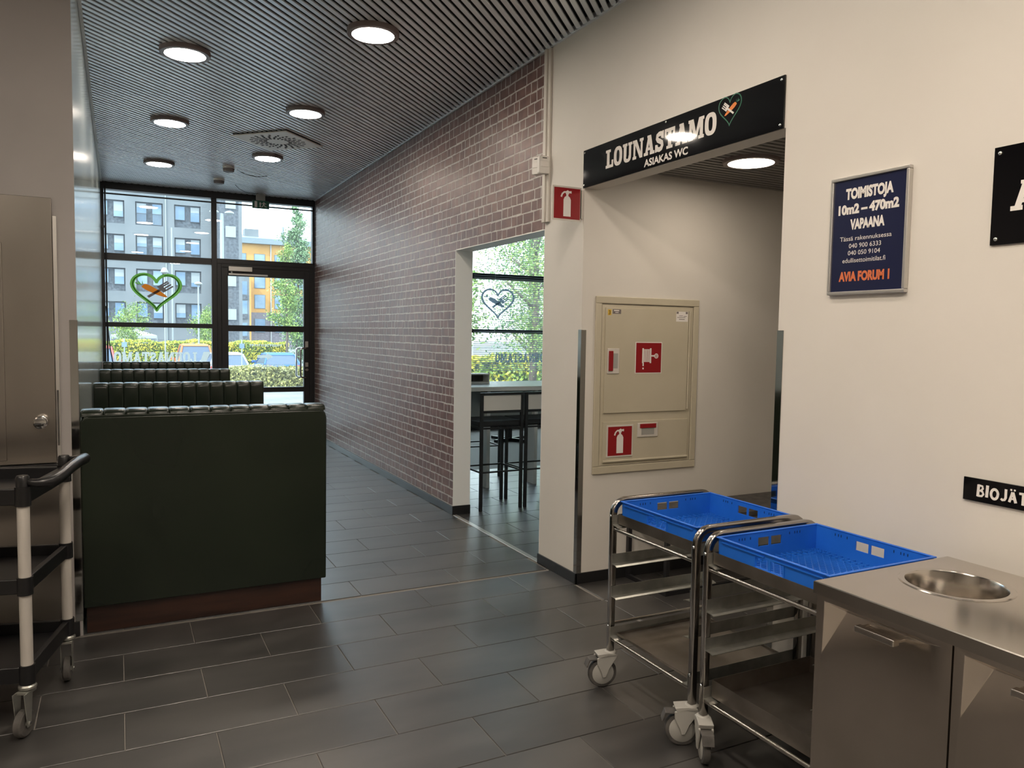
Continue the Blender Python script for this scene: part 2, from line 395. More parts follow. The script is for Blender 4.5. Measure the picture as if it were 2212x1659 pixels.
# bricks: generated course by course, the 300 nearest are pieces of their own
PC = ZB/31.0
bricks = []
for c in range(47):
    z0 = c*PC; z1 = z0 + PC
    ya = YB1 + .004 if z1 <= ZB + .01 else YB0 + .004
    y = ya - U(0, .10); k = random.randint(0, 3)
    while y < YF:
        long = (c + k) % 3 != 0 if c % 2 else (k % 3 == 0)
        wd = U(.130, .165) if (long and rnd() < .72) else U(.070, .100)
        k += 1
        a0, a1 = max(y, ya), min(y + wd, YF - .004)
        if a1 - a0 > .018 and z1 > .065: bricks.append((a0, a1, z0, z1))
        y += wd
bricks.sort(key=lambda q: (q[0]+q[1])/2 + .15*abs((q[2]+q[3])/2 - 1.6))
def brick_verts(q, cy, cz):
    a0, a1, z0, z1 = q; g = .0046; j = lambda: U(-.0032, .0032)
    gy = g+.0008; P = [(a0+g+j(), z0+g+j()), (a1-g+j(), z0+g+j()), (a1-g+j(), z1-g+j()), (a0+g+j(), z1-g+j())]
    x0 = XW + .0065; x1 = XW + U(.0049, .0054); e = .0010
    inn = [(P[0][0]+e, P[0][1]+e), (P[1][0]-e, P[1][1]+e), (P[2][0]-e, P[2][1]-e), (P[3][0]+e, P[3][1]-e)]
    vs = [(x0, p[0]-cy, p[1]-cz) for p in P] + [(x1, p[0]-cy, p[1]-cz) for p in inn]
    return vs, [(4,5,6,7)] + [(i,(i+1)%4,4+(i+1)%4,4+i) for i in range(4)]
for q in bricks[:300]:
    cy, cz = (q[0]+q[1])/2, (q[2]+q[3])/2
    b = MB(); b.add(*brick_verts(q, cy, cz))
    o = bpy.data.objects.new('brick', b.mesh('brick', M['brick'])); COL.objects.link(o); o.parent = wall_brick; o.location = (0, cy, cz)
b = MB()
for q in bricks[300:]: b.add(*brick_verts(q, 0, 0))
o = b.build('brick_field', M['brick'], wall_brick); o['kind'] = 'stuff'

# skirtings
b = MB(); b.box(XW-.009, XW+.006, YB1-.006, YF, 0, .068); b.box(XW-.009, XW+WT+.006, YB1-.014, YB1-.004, 0, .075); struct(b.build('baseboard_right', M['black_trim'], bevel=.002))
b = MB(); b.box(XW-.010, XW, YW1-.010, YB0+.008, 0, .065); b.box(XW-.010, 5.2, YW1-.010, YW1, 0, .065); b.box(XW-.01, XW+WT, YB0, YB0+.008, 0, .065); struct(b.build('baseboard_pillar', M['black_trim'], bevel=.002))
b = MB(); b.box(XW-.010, XW, -4, YW0+.0, 0, .065); struct(b.build('baseboard_hall', M['black_trim'], bevel=.002))
b = MB(); b.box(-5, XL-.012, YS-.010, YS, 0, .07); struct(b.build('baseboard_stub', M['black_trim'], bevel=.002))

# ------------------------------------------------------------------ ceiling
b = MB(); b.box(-5.1, 8.6, -4.1, YF+.1, ZC+.045, ZC+.2)
ceiling = struct(b.build('ceiling', M['void']), 'grey linear slat ceiling running diagonally with black gaps')
PS = .0505; s2 = math.sqrt(.5)
def clip_len(u, x0, x1, y0, y1):
    # line points: p = u*(-s2,s2) + t*(s2,s2)
    lo = max((x0 + u*s2)/s2, (y0 - u*s2)/s2); hi = min((x1 + u*s2)/s2, (y1 - u*s2)/s2)
    return lo, hi
def slat_mesh(L, wd=.0305, h=.009):
    b = MB(); t = .002
    prof = [(-wd/2, h), (-wd/2, t), (-wd/2+t, 0), (wd/2-t, 0), (wd/2, t), (wd/2, h)]
    n = len(prof); vs = [(-L/2, v, z) for v, z in prof] + [(L/2, v, z) for v, z in prof]
    b.add(vs, [(i, i+1, n+i+1, n+i) for i in range(n-1)] + [tuple(range(n)), tuple(range(n, 2*n))])
    return b.mesh('slat', M['slat'])
k = 0
u = 0.02
while u < 7.80:
    lo, hi = clip_len(u, XL + .012, XW - .012, 2.2, YF)
    if hi - lo > .05:
        o = bpy.data.objects.new('slat', slat_mesh(hi-lo)); COL.objects.link(o); o.parent = ceiling
        t = (lo+hi)/2; o.location = (-u*s2 + t*s2, u*s2 + t*s2, ZC + U(-.0006, .0006)); o.rotation_euler = (0, 0, math.pi/4)
    u += PS
b = MB()
u = -6.0
while u < 6.2:
    lo, hi = clip_len(u, -5, XW-.012, -4, 2.19)
    if hi - lo > .05:
        t = (lo+hi)/2; c = Vector((-u*s2+t*s2, u*s2+t*s2, ZC+.011)); L = (hi-lo)/2
        b.obox(c, (L*s2, L*s2, 0), (-.0155*s2, .0155*s2, 0), (0, 0, .011))
    u += PS
for (x0, x1, y0, y1) in ((XW+WT+.02, 8.5, YB0, YF),):
    u = -3.2
    while u < 6.5:
        lo, hi = clip_len(u, x0, x1, y0, y1)
        if hi - lo > .05:
            t = (lo+hi)/2; c = Vector((-u*s2+t*s2, u*s2+t*s2, ZC+.011)); L = (hi-lo)/2
            b.obox(c, (L*s2, L*s2, 0), (-.0155*s2, .0155*s2, 0), (0, 0, .011))
        u += PS
o = b.build('slat_field', M['slat'], ceiling); o['kind'] = 'stuff'
b = MB(); b.box(XW-.014, XW-.0115, 2.2, YF, ZC-.004, ZC+.03); b.box(XW-.014, XW, 2.2, YF, ZC-.006, ZC-.004); struct(b.build('trim_2', M['slat']))
b = MB(); b.box(XL+.001, XL+.020, YS, YF, ZC-.006, ZC-.003); b.box(XL+.018, XL+.020, YS, YF, ZC-.003, ZC+.03); struct(b.build('trim_3', M['jamb_white']))
# passage ceiling: slats across
b = MB(); b.box(XW+.11, 5.2, YW0, YW1, 2.50, 2.6); pc = struct(b.build('ceiling_passage', M['void']), 'dark slatted ceiling inside the passage')
y = YW0 + .02
sm = None
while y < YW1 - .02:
    if sm is None: sm = slat_mesh(5.19 - (XW+.115)); sm.materials[0] = M['slat_shaded']
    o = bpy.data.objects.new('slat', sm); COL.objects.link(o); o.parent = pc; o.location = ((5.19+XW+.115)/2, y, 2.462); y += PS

# ------------------------------------------------------------------ ceiling lamps
def make_lamp(label, loc):
    t = thing('ceiling_lamp', label, 'lamp', loc, 0, 'round ceiling lamps')
    b = MB(); b.lathe([(.139,.0),(.150,.0),(.153,.004),(.153,.030),(.06,.030)], n=40); b.build('ring', M['lamp_ring'], t, local=True, auto=40)
    b = MB(); b.lathe([(.0005,-.001),(.11,-.001),(.137,.001),(.140,.004)], n=40); b.build('diffuser', M['lamp_glow'], t, local=True, auto=40)
    return t
LZ = ZC - .030
hall_me = None
lamp0 = make_lamp('round ceiling lamp nearest the sign wall, upper middle of the corridor ceiling', (1.365, 4.553, LZ))
for p, lb in (((.405, 5.465), 'round ceiling lamp at the upper left of the corridor, nearest the left wall edge'),
              ((1.372, 6.438), 'round ceiling lamp just in front of the square air vent'),
              ((.416, 7.319), 'round ceiling lamp left of the square air vent, second of the left row'),
              ((1.383, 8.29), 'round ceiling lamp just behind the square air vent'),
              ((.412, 9.182), 'round ceiling lamp at the far left, nearest the window'),
              ((1.37, 2.66), 'round ceiling lamp over the hall beside the blue crates'),
              ((1.37, .80), 'round ceiling lamp over the hall beside the steel waste counter'),
              ((.41, 1.73), 'round ceiling lamp over the hall above the viewer'),
              ((.41, -.13), 'round ceiling lamp over the hall just behind the viewer'),
              ((1.37, -1.06), 'round ceiling lamp over the hall behind the waste counter'),
              ((-1.5, .80), 'added unseen ceiling lamp over the hall left behind the viewer'),  # added out of view to brighten the counter front from the left
              ((-2.4, 1.7), 'added unseen ceiling lamp over the far left of the hall')):  # likewise added, extra light for the left of the hall
    lp = dup(lamp0, (*p, LZ), 0, lb)
    if p[1] < 3 and p[0] < 1:
        for c in lp.children:
            if c.name.startswith('diffuser'):
                if hall_me is None: hall_me = c.data.copy(); hall_me.materials[0] = M['lamp_glow_hall']
                c.data = hall_me
lp = dup(lamp0, (3.12, 3.26, 2.462-.018), 0, 'round ceiling lamp inside the passage under the black sign')
M['lamp_glow_low'] = mat('lamp_glow_low', (.9,.9,.9), .5, emit=(1.0,.86,.70), es=LAMP*.30)
for c in lp.children:
    if c.name.startswith('diffuser'): c.data = c.data.copy(); c.data.materials[0] = M['lamp_glow_low']

# ------------------------------------------------------------------ air vent, detectors, exit sign, wires
t = thing('ceiling_vent', 'square white swirl air vent set diagonally in the slat ceiling', 'vent', (1.35, 7.53, ZC-.02), math.pi/4)
b = MB(); b.box(-.296, .296, -.296, .296, 0, .012); b.build('plate', M['plastic_white'], t, local=True, bevel=.003)
b = MB(); b.box(-.28, .28, -.28, .28, .012, .05); b.build('housing', M['void'], t, local=True)
for i in range(20):
    a = 2*math.pi*i/20
    b = MB()
    for j in range(4):
        r0 = .098 + j*.040; ca, sa = math.cos(a), math.sin(a); aa = a + .10*j
        ca, sa = math.cos(aa), math.sin(aa)
        b.obox((ca*(r0+.016), sa*(r0+.016), -.0005), (ca*.0165, sa*.0165, 0), (-sa*.0085, ca*.0085, 0), (0, 0, .0012))
    b.build('slot', M['void'], t, local=True)
def detector(x, y, lb):
    t = thing('smoke_detector', lb, 'detector', (x, y, ZC), 0, 'smoke detectors on the ceiling')
    b = MB(); b.lathe([(.035,-.062),(.055,-.055),(.060,-.03),(.060,-.022)], n=20); b.build('head', M['fork_grey'], t, local=True, auto=40)
    b = MB(); b.lathe([(.062,-.022),(.062,.0)], n=20); b.build('base', M['plastic_white'], t, local=True, auto=40)
detector(1.096, 9.037, 'small grey smoke detector on the ceiling, the nearer of the two')
detector(1.083, 9.829, 'small grey smoke detector on the ceiling, the one nearer the window')
b = MB(); b.tube([(1.20,9.16,ZC-.004),(1.30,9.25,ZC-.022),(1.42,9.30,ZC-.03),(1.52,9.32,ZC-.012),(1.56,9.33,ZC)], .003, 6); tag(b.build('ceiling_wire', M['black_plastic'], smooth=True), 'thin dark wire hanging below the slats beside the nearer detector', 'wire')
b = MB(); b.tube([(1.30,10.1,ZC-.003),(1.36,10.2,ZC-.03),(1.46,10.32,ZC-.045),(1.58,10.45,ZC-.03),(1.64,10.56,ZC-.003)], .003, 6); tag(b.build('ceiling_wire', M['black_plastic'], smooth=True), 'thin dark wire hanging below the slats above the exit sign', 'wire')
t = thing('exit_sign', 'small green emergency exit sign with running figure hanging before the window', 'sign', (1.68, 10.6, 3.07))
b = MB(); b.box(1.573, 1.785, 10.588, 10.612, 3.07, 3.172); b.build('panel', M['exit_green'], t, bevel=.003)
b = MB(); b.box(1.62, 1.735, 10.593, 10.607, 3.172, ZC); b.build('bracket', M['grey_plastic'], t)
fe = lambda u, v: (1.573 + u*.212, 10.5865, 3.07 + v*.102)
b = MB(); b.flat([[(.13,.12),(.28,.12),(.28,.88),(.13,.88)]], fe); b.build('door_symbol', M['plastic_white'], t)
b = MB(); b.flat([[(.43,.15),(.49,.15),(.49,.55),(.52,.55),(.46,.85),(.40,.55),(.43,.55)]], fe); b.build('arrow_symbol', M['plastic_white'], t)
man = [[(.66,.74),(.70,.74),(.70,.86),(.66,.86)], [(.62,.42),(.70,.42),(.72,.72),(.64,.72)], [(.70,.66),(.80,.56),(.82,.62),(.72,.72)], [(.54,.58),(.64,.66),(.64,.72),(.52,.62)],
       [(.66,.44),(.72,.42),(.78,.28),(.86,.28),(.86,.22),(.75,.22)], [(.62,.44),(.66,.42),(.62,.24),(.54,.14),(.50,.18),(.58,.28)]]
b = MB(); b.flat(man, fe); b.build('running_figure', M['plastic_white'], t)

# ------------------------------------------------------------------ glazed facade
w1 = sroot('window_1', 'tall black framed window behind the booths')
def bar(root, name, x0, x1, z0, z1, y0=YF-.03, y1=YF+.07, mt='black_frame'):
    b = MB(); b.box(x0, x1, y0, y1, z0, z1); return b.build(name, M[mt], root, bevel=.003)
def pane(root, x0, x1, z0, z1, y=YF+.02, name='pane'):
    b = MB(); b.box(x0, x1, y-.003, y+.003, z0, z1); return b.build(name, M['glass'], root)
bar(w1, 'header', XL, XW, 3.175, ZC+.02, YF-.06)
bar(w1, 'blind_rail', XL+.02, 1.09, 3.118, 3.136, YF-.02, YF+.0)
bar(w1, 'blind_rail', 1.155, XW, 3.118, 3.136, YF-.02, YF+.0)
bar(w1, 'mullion', 1.088, 1.155, 0, 3.175)
bar(w1, 'jamb', XL, XL+.035, 0, 3.175)
bar(w1, 'transom', XL+.035, 1.088, 2.322, 2.405)
bar(w1, 'transom', XL+.035, 1.088, 1.498, 1.556)
bar(w1, 'sill', XL, 1.088, -.02, .10)
bar(w1, 'side_post', XW-.028, XW+.0, 2.39, 3.175)
bar(w1, 'door_head', 1.155, XW, 2.345, 2.41)
for z0, z1 in ((.10, 1.498), (1.556, 2.322), (2.405, 3.175)): pane(w1, XL+.035, 1.088, z0, z1)
pane(w1, 1.155, XW-.028, 2.41, 3.175)
d1 = sroot('door_1', 'black framed glass entrance door at the end of the corridor')
bar(d1, 'door_frame', 1.155, 1.205, 0, 2.345); bar(d1, 'door_frame', 2.345, XW, 0, 2.345); bar(d1, 'door_frame', 1.205, 2.345, 2.30, 2.345)
y0, y1 = YF-.035, YF+.03
bar(d1, 'stile', 1.207, 1.288, .01, 2.298, y0, y1); bar(d1, 'stile', 2.268, 2.343, .01, 2.298, y0, y1)
bar(d1, 'rail', 1.288, 2.268, 2.19, 2.298, y0, y1); bar(d1, 'rail', 1.288, 2.268, 1.465, 1.545, y0, y1)
bar(d1, 'rail', 1.288, 2.268, .648, .716, y0, y1); bar(d1, 'rail', 1.288, 2.268, .01, .12, y0, y1)
for z0, z1 in ((.12, .648), (.716, 1.465), (1.545, 2.19)): pane(d1, 1.288, 2.268, z0, z1, YF)
b = MB(); b.box(1.29, 1.585, YF-.095, YF-.032, 2.25, 2.312); closer = b.build('door_closer', M['alu'], d1, bevel=.004)
b = MB(); b.box(1.29, 1.785, YF-.075, YF-.058, 2.20, 2.222); b.cyl((1.33,YF-.066,2.22),(1.33,YF-.066,2.252),.012); b.build('closer_arm', M['alu'], closer, bevel=.002)
b = MB(); pts = [(2.30,YF-.035,1.247),(2.28,YF-.085,1.247)] + [(2.24-.03*math.sin(a), YF-.10, 1.217+.03*math.cos(a)) for a in (0,.5,1.0,1.57)] + [(2.21,YF-.10,.876)] + [(2.24-.03*math.cos(a), YF-.10, .876-.03*math.sin(a)) for a in (.5,1.0,1.57)] + [(2.28,YF-.085,.846),(2.30,YF-.035,.846)]
b.tube(pts, .012, 10); b.build('pull_handle', M['chrome'], d1, smooth=True)
b = MB(); b.tube([(x-.03, y-.02+.16, z) for x, y, z in pts], .012, 10); b.build('pull_handle', M['chrome'], d1, smooth=True)
b = MB(); b.box(2.285, 2.325, YF-.045, YF-.034, 1.26, 1.34); b.build('lock_plate', M['alu'], d1, bevel=.002)
b = MB(); b.box(2.285, 2.325, YF-.045, YF-.034, .99, 1.05); b.build('lock_plate', M['alu'], d1, bevel=.002)
b = MB(); b.cyl((2.305,YF-.034,.95),(2.305,YF-.06,.95),.018); b.box(2.28,2.325,YF-.062,YF-.05,.942,.958); b.build('lock_knob', M['chrome'], d1)
# rod and cord by the left edge of the window
b = MB(); b.tube([(-.125,YF-.10,3.20),(-.123,YF-.10,1.05)], .010, 8); b.tube([(-.135,YF-.085,1.75),(-.10,YF-.07,1.25),(-.055,YF-.07,.95)], .006, 6); b.box(-.16,-.115,YF-.115,YF-.03,2.70,2.725)
tag(b.build('blind_rod', M['black_plastic']), 'thin black crank rod standing at the left edge of the window', 'rod')
# bar room glazing
w2 = sroot('window_2', 'black framed window of the bar room')
bar(w2, 'header', XW+WT, 8.5, 3.175, ZC+.02); bar(w2, 'sill', XW+WT, 8.5, -.02, .10)
for x in (2.60, 4.72, 6.9): bar(w2, 'mullion', x, x+.06, .1, 3.175)
for a, c in ((2.66, 4.72), (4.78, 6.9), (6.96, 8.5)):
    bar(w2, 'transom', a, c, 2.322, 2.405); bar(w2, 'transom', a, c, 1.498, 1.556)
    for z0, z1 in ((.10, 1.498), (1.556, 2.322), (2.405, 3.175)): pane(w2, a, c, z0, z1)
t = thing('window_blind', 'thin open venetian blind before the bar room window', 'blind', (5.6, YF-.07, 1.0))
b = MB(); z = .92
while z < 3.12:
    b.obox((5.83, YF-.075, z), (1.03, 0, 0), (0, .0115, .0038), (0, 0, .0005)); z += .0315
o = b.build('slats', M['blind'], t); o['kind'] = 'stuff'
b = MB(); b.box(4.79, 6.88, YF-.095, YF-.055, 3.12, 3.16); b.build('head_rail', M['blind'], t)
b = MB()
for x in (5.15, 6.5): b.cyl((x, YF-.088, .9), (x, YF-.088, 3.13), .0012, n=4)
b.build('ladder_cord', M['blind'], t)

# ------------------------------------------------------------------ flat lettering
def rect(x0, y0, x1, y1): return [(x0,y0),(x1,y0),(x1,y1),(x0,y1)]
def ring(cx, cy, rx, ry, ix, iy, n=28, p=2.6, a0=0, a1=2*math.pi):
    f = lambda t, a, b_: (cx + a*math.copysign(abs(math.cos(t))**(2/p), math.cos(t)), cy + b_*math.copysign(abs(math.sin(t))**(2/p), math.sin(t)))
    out = []
    for i in range(n):
        t0, t1 = a0 + (a1-a0)*i/n, a0 + (a1-a0)*(i+1)/n
        out.append([f(t0,rx,ry), f(t1,rx,ry), f(t1,ix,iy), f(t0,ix,iy)])
    return out
def stroke(pts, wd):
    out = []; ws = wd if isinstance(wd, (list, tuple)) else [wd]*len(pts); L = []
    for i, p in enumerate(pts):
        a, c = pts[max(i-1,0)], pts[min(i+1,len(pts)-1)]
        dx, dy = c[0]-a[0], c[1]-a[1]; l = math.hypot(dx, dy) or 1
        L.append(((p[0]-dy/l*ws[i]/2, p[1]+dx/l*ws[i]/2), (p[0]+dy/l*ws[i]/2, p[1]-dx/l*ws[i]/2)))
    for i in range(len(L)-1): out.append([L[i][0], L[i][1], L[i+1][1], L[i+1][0]])
    return out
SLAB = {
 'L': (.80, [rect(.12,0,.40,1), rect(0,.85,.52,1), rect(0,0,.80,.16), rect(.62,0,.80,.40)]),
 'O': (.86, ring(.43,.5,.43,.52,.15,.32)),
 'U': (.94, [rect(.10,.3,.38,1), rect(0,.85,.46,1), rect(.62,.3,.84,1), rect(.54,.85,.94,1)] + ring(.47,.32,.37,.34,.12,.16,n=16,a0=math.pi,a1=2*math.pi)),
 'N': (1.02, [rect(.08,0,.26,1), rect(0,0,.36,.15), rect(0,.85,.36,1), rect(.76,0,.94,1), rect(.66,.85,1.02,1), [(.10,1),(.38,1),(.94,0),(.68,0)]]),
 'A': (.98, [[(.12,.1),(.34,.1),(.58,1),(.38,1)], [(.60,.1),(.88,.1),(.64,1),(.36,1)], rect(.28,.24,.70,.38), rect(0,0,.40,.16), rect(.56,0,.98,.16), rect(.30,.88,.62,1)]),
 'S': (.76, stroke([(.62,.66),(.62,.80),(.50,.88),(.34,.88),(.18,.82),(.16,.68),(.24,.58),(.42,.50),(.58,.42),(.62,.28),(.54,.14),(.38,.10),(.22,.13),(.12,.24),(.12,.36)], .24) + [rect(.60,.62,.74,1), rect(0,0,.14,.38)]),
 'T': (.88, [rect(.30,0,.58,1), rect(0,.84,.88,1), rect(0,.62,.16,1), rect(.72,.62,.88,1), rect(.18,0,.70,.15)]),
 'M': (1.22, [rect(.08,0,.28,1), rect(0,0,.38,.15), rect(0,.85,.34,1), rect(.90,0,1.14,1), rect(.80,0,1.22,.15), rect(.90,.85,1.22,1), [(.10,1),(.40,1),(.68,.12),(.50,.12)], [(.82,1),(1.10,1),(.70,.12),(.52,.12)]]),
}
def slab_word(word, gap=.05):
    x = 0; polys = []
    for ch in word:
        wd, ps = SLAB[ch]
        polys += [[(x+u, v) for u, v in p] for p in ps]; x += wd + gap
    W_ = x - gap
    return [[(u/W_, v) for u, v in p] for p in polys]
def union2d(polys):
    from mathutils.geometry import delaunay_2d_cdt
    vs = []; fs = []
    for p in polys:
        a_ = sum(p[i][0]*p[(i+1)%len(p)][1] - p[(i+1)%len(p)][0]*p[i][1] for i in range(len(p)))
        q = list(p) if a_ > 0 else list(reversed(p))
        fs.append(list(range(len(vs), len(vs)+len(q)))); vs += [Vector((u, v)) for u, v in q]
    r = delaunay_2d_cdt(vs, [], fs, 0, 1e-6)
    return [[(r[0][i].x, r[0][i].y) for i in f] for f, og in zip(r[2], r[5]) if og]
def word_obj(name, polys, fn, mt, parent, merge=True):
    b = MB()
    if merge: b.flat(union2d(polys), fn)
    else:
        for i, p in enumerate(polys): b.flat([p], lambda u, v: (fn(u, v)[0] - i*.00004, *fn(u, v)[1:]))
    return b.build(name, mt, parent)
def font_word(name, text, fn, mt, parent, bold=0.0, lift=None):
    cu = bpy.data.curves.new('txt', 'FONT'); cu.body = text; cu.offset = bold; cu.resolution_u = 3
    ob = bpy.data.objects.new('txt', cu); COL.objects.link(ob)
    bpy.context.view_layer.update()
    me = bpy.data.meshes.new_from_object(ob.evaluated_get(bpy.context.evaluated_depsgraph_get()))
    xs = [v.co.x for v in me.vertices]; ys = [v.co.y for v in me.vertices]
    x0, x1 = min(xs), max(xs); y0, y1 = (min(ys), max(ys)) if lift is None else lift
    b = MB(); b.add([fn((v.co.x-x0)/(x1-x0), (v.co.y-y0)/(y1-y0)) for v in me.vertices], [tuple(p.vertices) for p in me.polygons])
    bpy.data.objects.remove(ob); bpy.data.curves.remove(cu); bpy.data.meshes.remove(me)
    return b.build(name, mt, parent)
def on_wall(yl, yr, zb, zt, x): return lambda u, v: (x, yl + (yr-yl)*u, zb + (zt-zb)*v)
def heart_pts(n=48):
    out = []
    for i in range(n+1):
        t = math.pi*2*i/n + math.pi*0
        x = 16*math.sin(t)**3; y = 13*math.cos(t)-5*math.cos(2*t)-2*math.cos(3*t)-math.cos(4*t)
        out.append((.5 + x/34.0, .56 + y/30.0))
    return out
def heart_logo(t, fn, m_heart, m_fork, m_carrot, m_leaf, flip=False, extra=None, thick=1.0):
    hp = heart_pts()
    ws = [thick*.5*(.035 + .075*abs(math.sin(math.pi*i/(len(hp)-1)))*(.6+.4*math.cos(2*math.pi*i/(len(hp)-1)))**1.0 + .01) for i in range(len(hp))]
    word_obj('heart_outline', stroke(hp, ws), fn(0), m_heart, t)
    if extra: word_obj('heart_shadow', stroke([(x*.965+.012, y*.965+.022) for x, y in hp[6:43]], .022), fn(1), extra, t)
    X = (lambda p: [(1-u, v) for u, v in p]) if flip else (lambda p: p)
    def rot(polys, c, a):
        ca, sa = 1.18*math.cos(a), 1.18*math.sin(a)
        return [[(c[0]+u*ca-v*sa, c[1]+u*sa+v*ca) for u, v in p] for p in polys]
    a = math.radians(-32)
    car = rot([[(-.24,-.03),(-.22,.045),(-.14,.062),(.05,.05),(.20,.02),(.25,-.005),(.20,-.035),(.05,-.06),(-.14,-.065),(-.22,-.05)]], (.47,.52), a)
    word_obj('carrot', [X(p) for p in car], fn(2), m_carrot, t)
    lf = rot([[(-.24,-.01),(-.36,.05),(-.33,.0)], [(-.24,0),(-.38,-.01),(-.34,-.04)], [(-.23,.01),(-.30,.09),(-.27,.03)]], (.47,.52), a)
    word_obj('carrot_leaves', [X(p) for p in lf], fn(2), m_leaf, t)
    fk = rot([rect(-.22,-.026,.06,.026), rect(.05,-.085,.13,.085)] + [rect(.12, q, .27, q+.030) for q in (-.085,-.0335,.018,.055)], (.53,.52), math.radians(40))
    word_obj('fork', [X(p) for p in fk], fn(3), m_fork, t)

# heart decal, mirrored word on the window, small door lettering
t = thing('heart_decal', 'green heart decal with carrot and fork on the window glass', 'decal', (.44, YF+.01, 1.72))
heart_logo(t, lambda k: (lambda u, v: (.140 + u*.59, YF+.0155-.0006*k, 1.715 + v*.47)), M['film_green'], M['film_grey'], M['film_orange'], M['film_green'], extra=M['film_dark'], thick=2.2)
t = thing('window_lettering', 'white mirrored LOUNASTAMO lettering low on the window glass', 'lettering', (.4, YF+.01, 1.04))
word_obj('word', slab_word('LOUNASTAMO'), lambda u, v: (.905 - u*.965, YF+.0155, 1.045 + v*.14), M['film_white'], t)
word_obj('stroke_mark', [[(.93,1.02),(1.00,1.02),(1.07,1.19),(.985,1.19)]], lambda u, v: (u, YF+.0155, v), M['film_white'], t)
t = thing('door_lettering', 'small white arrow and mirrored text lines on the glass door', 'lettering', (1.75, YF-.01, .98))
fd = lambda u, v: (u, YF-.0045, v)
word_obj('arrow', [rect(1.655,1.112,1.79,1.150), [(1.78,1.083),(1.86,1.131),(1.78,1.179)]], fd, M['film_white'], t)
random.seed(11)
for z, xa, xb in ((1.262, 1.56, 1.97), (.985, 1.56, 1.99)):
    ps = []; x = xa
    while x < xb:
        wd = U(.014, .024); ps.append(rect(x, z, x+wd*.35, z+.034)); ps.append(rect(x, z+.024*U(0,1), x+wd, z+.034)); x += wd + .010
    word_obj('text_line', ps, fd, M['film_white'], t)

t = thing('heart_decal', 'dark heart outline decal seen through the blind of the bar room window', 'decal', (5.25, YF+.01, 1.75))
heart_logo(t, lambda k: (lambda u, v: (4.96 + u*.58, YF+.0155-.0006*k, 1.73 + v*.46)), M['film_slate'], M['film_slate'], M['film_slate'], M['film_slate'], thick=1.6)
t = thing('window_lettering', 'grey mirrored LOUNASTAMO lettering low on the bar room window', 'lettering', (5.7, YF+.01, 1.03))
word_obj('word', slab_word('LOUNASTAMO'), lambda u, v: (6.18 - u*.965, YF+.0155, 1.045 + v*.14), M['film_slate'], t)

# ------------------------------------------------------------------ wall signs
def screws(t, pts, x):
    for y, z in pts:
        b = MB(); b.lathe([(.0065,0),(.006,.003),(.003,.0045)], (x, y, z), (-1,0,0), 10); b.build('screw', M['chrome'], t, smooth=True)
xs = XW - .004
t = thing('passage_sign', 'long black sign reading LOUNASTAMO ASIAKAS WC above the passage', 'sign', (xs, 3.1, 2.335))
b = MB(); b.box(xs-.004, XW-.0005, 2.342, 3.855, 2.333, 2.546); b.build('board', M['sign_black'], t, bevel=.0008)
word_obj('word', slab_word('LOUNASTAMO'), on_wall(3.623, 2.738, 2.402, 2.500, xs-.0046), M['sign_gloss'], t)
font_word('word', 'ASIAKAS WC', on_wall(3.272, 2.930, 2.346, 2.384, xs-.0046), M['sign_gloss'], t, bold=.03)
heart_logo(t, lambda k: (lambda u, v: (xs-.0046-.0004*k, 2.730 - u*.15, 2.415 + v*.135)), M['green_print'], M['sign_gloss'], M['carrot'], M['green_print'], flip=True)
screws(t, [(3.84,2.53),(3.84,2.348),(2.358,2.53),(2.358,2.35),(3.10,2.534)], xs-.004)

t = thing('office_poster', 'navy blue framed poster about offices for rent on the white wall', 'poster', (XW, 1.92, 1.65))
px = XW - .016
b = MB(); b.box(px+.004, XW-.0005, 1.765, 2.075, 1.657, 2.075); b.build('print', M['navy'], t)
fw = .0125
for nm, q in (('frame_bar', (1.757, 2.082, 2.0695, 2.082)), ('frame_bar', (1.757, 2.082, 1.65, 1.6625)), ('frame_bar', (1.757, 1.7695, 1.6625, 2.0695)), ('frame_bar', (2.0695, 2.082, 1.6625, 2.0695))):
    b = MB(); b.box(px-.004, XW-.0003, *q); b.build(nm, M['alu'], t, bevel=.003)
def pline(txt, frac, cap, wfrac, mt, bold, cx=.5):
    h = 2.0695-1.6625; yc = 2.0695 - (2.0695-1.7695)*cx; hw = (2.0695-1.7695)*wfrac/2; z = 2.0695 - h*frac
    font_word('print_line', txt, on_wall(yc+hw, yc-hw, z - cap*h/2, z + cap*h/2, px+.0034), mt, t, bold=bold, lift=(0.0, .70))
pline('TOIMISTOJA', .125, .088, .66, M['sign_white'], .055); pline('10m2 \u2013 470m2', .262, .078, .84, M['sign_white'], .055, .49); pline('VAPAANA', .400, .083, .48, M['sign_white'], .055, .49)
pline('Tässä rakennuksessa', .525, .040, .72, M['sign_white'], 0, .47); pline('040 900 6333', .592, .040, .45, M['sign_white'], 0, .47)
pline('040 050 9104', .655, .040, .45, M['sign_white'], 0, .46); pline('edullisettoimitilat.fi', .722, .040, .60, M['sign_white'], 0, .46); pline('AVIA FORUM 1', .865, .078, .71, M['orange_print'], .055, .47)

t = thing('return_sign', 'square-cornered black sign with a white slab letter A at the right edge', 'sign', (xs, 1.2, 1.78))
b = MB(); b.box(xs-.004, XW-.0005, .78, 1.480, 1.782, 2.079); b.build('board', M['sign_black'], t, bevel=.0008)
word_obj('letter', [[(u/.98, v) for u, v in p] for p in SLAB['A'][1]], on_wall(1.423, 1.335, 1.880, 1.968, xs-.0046), M['sign_white'], t)
screws(t, [(1.462,2.060),(1.462,1.800),(.80,2.06),(.80,1.80)], xs-.004)

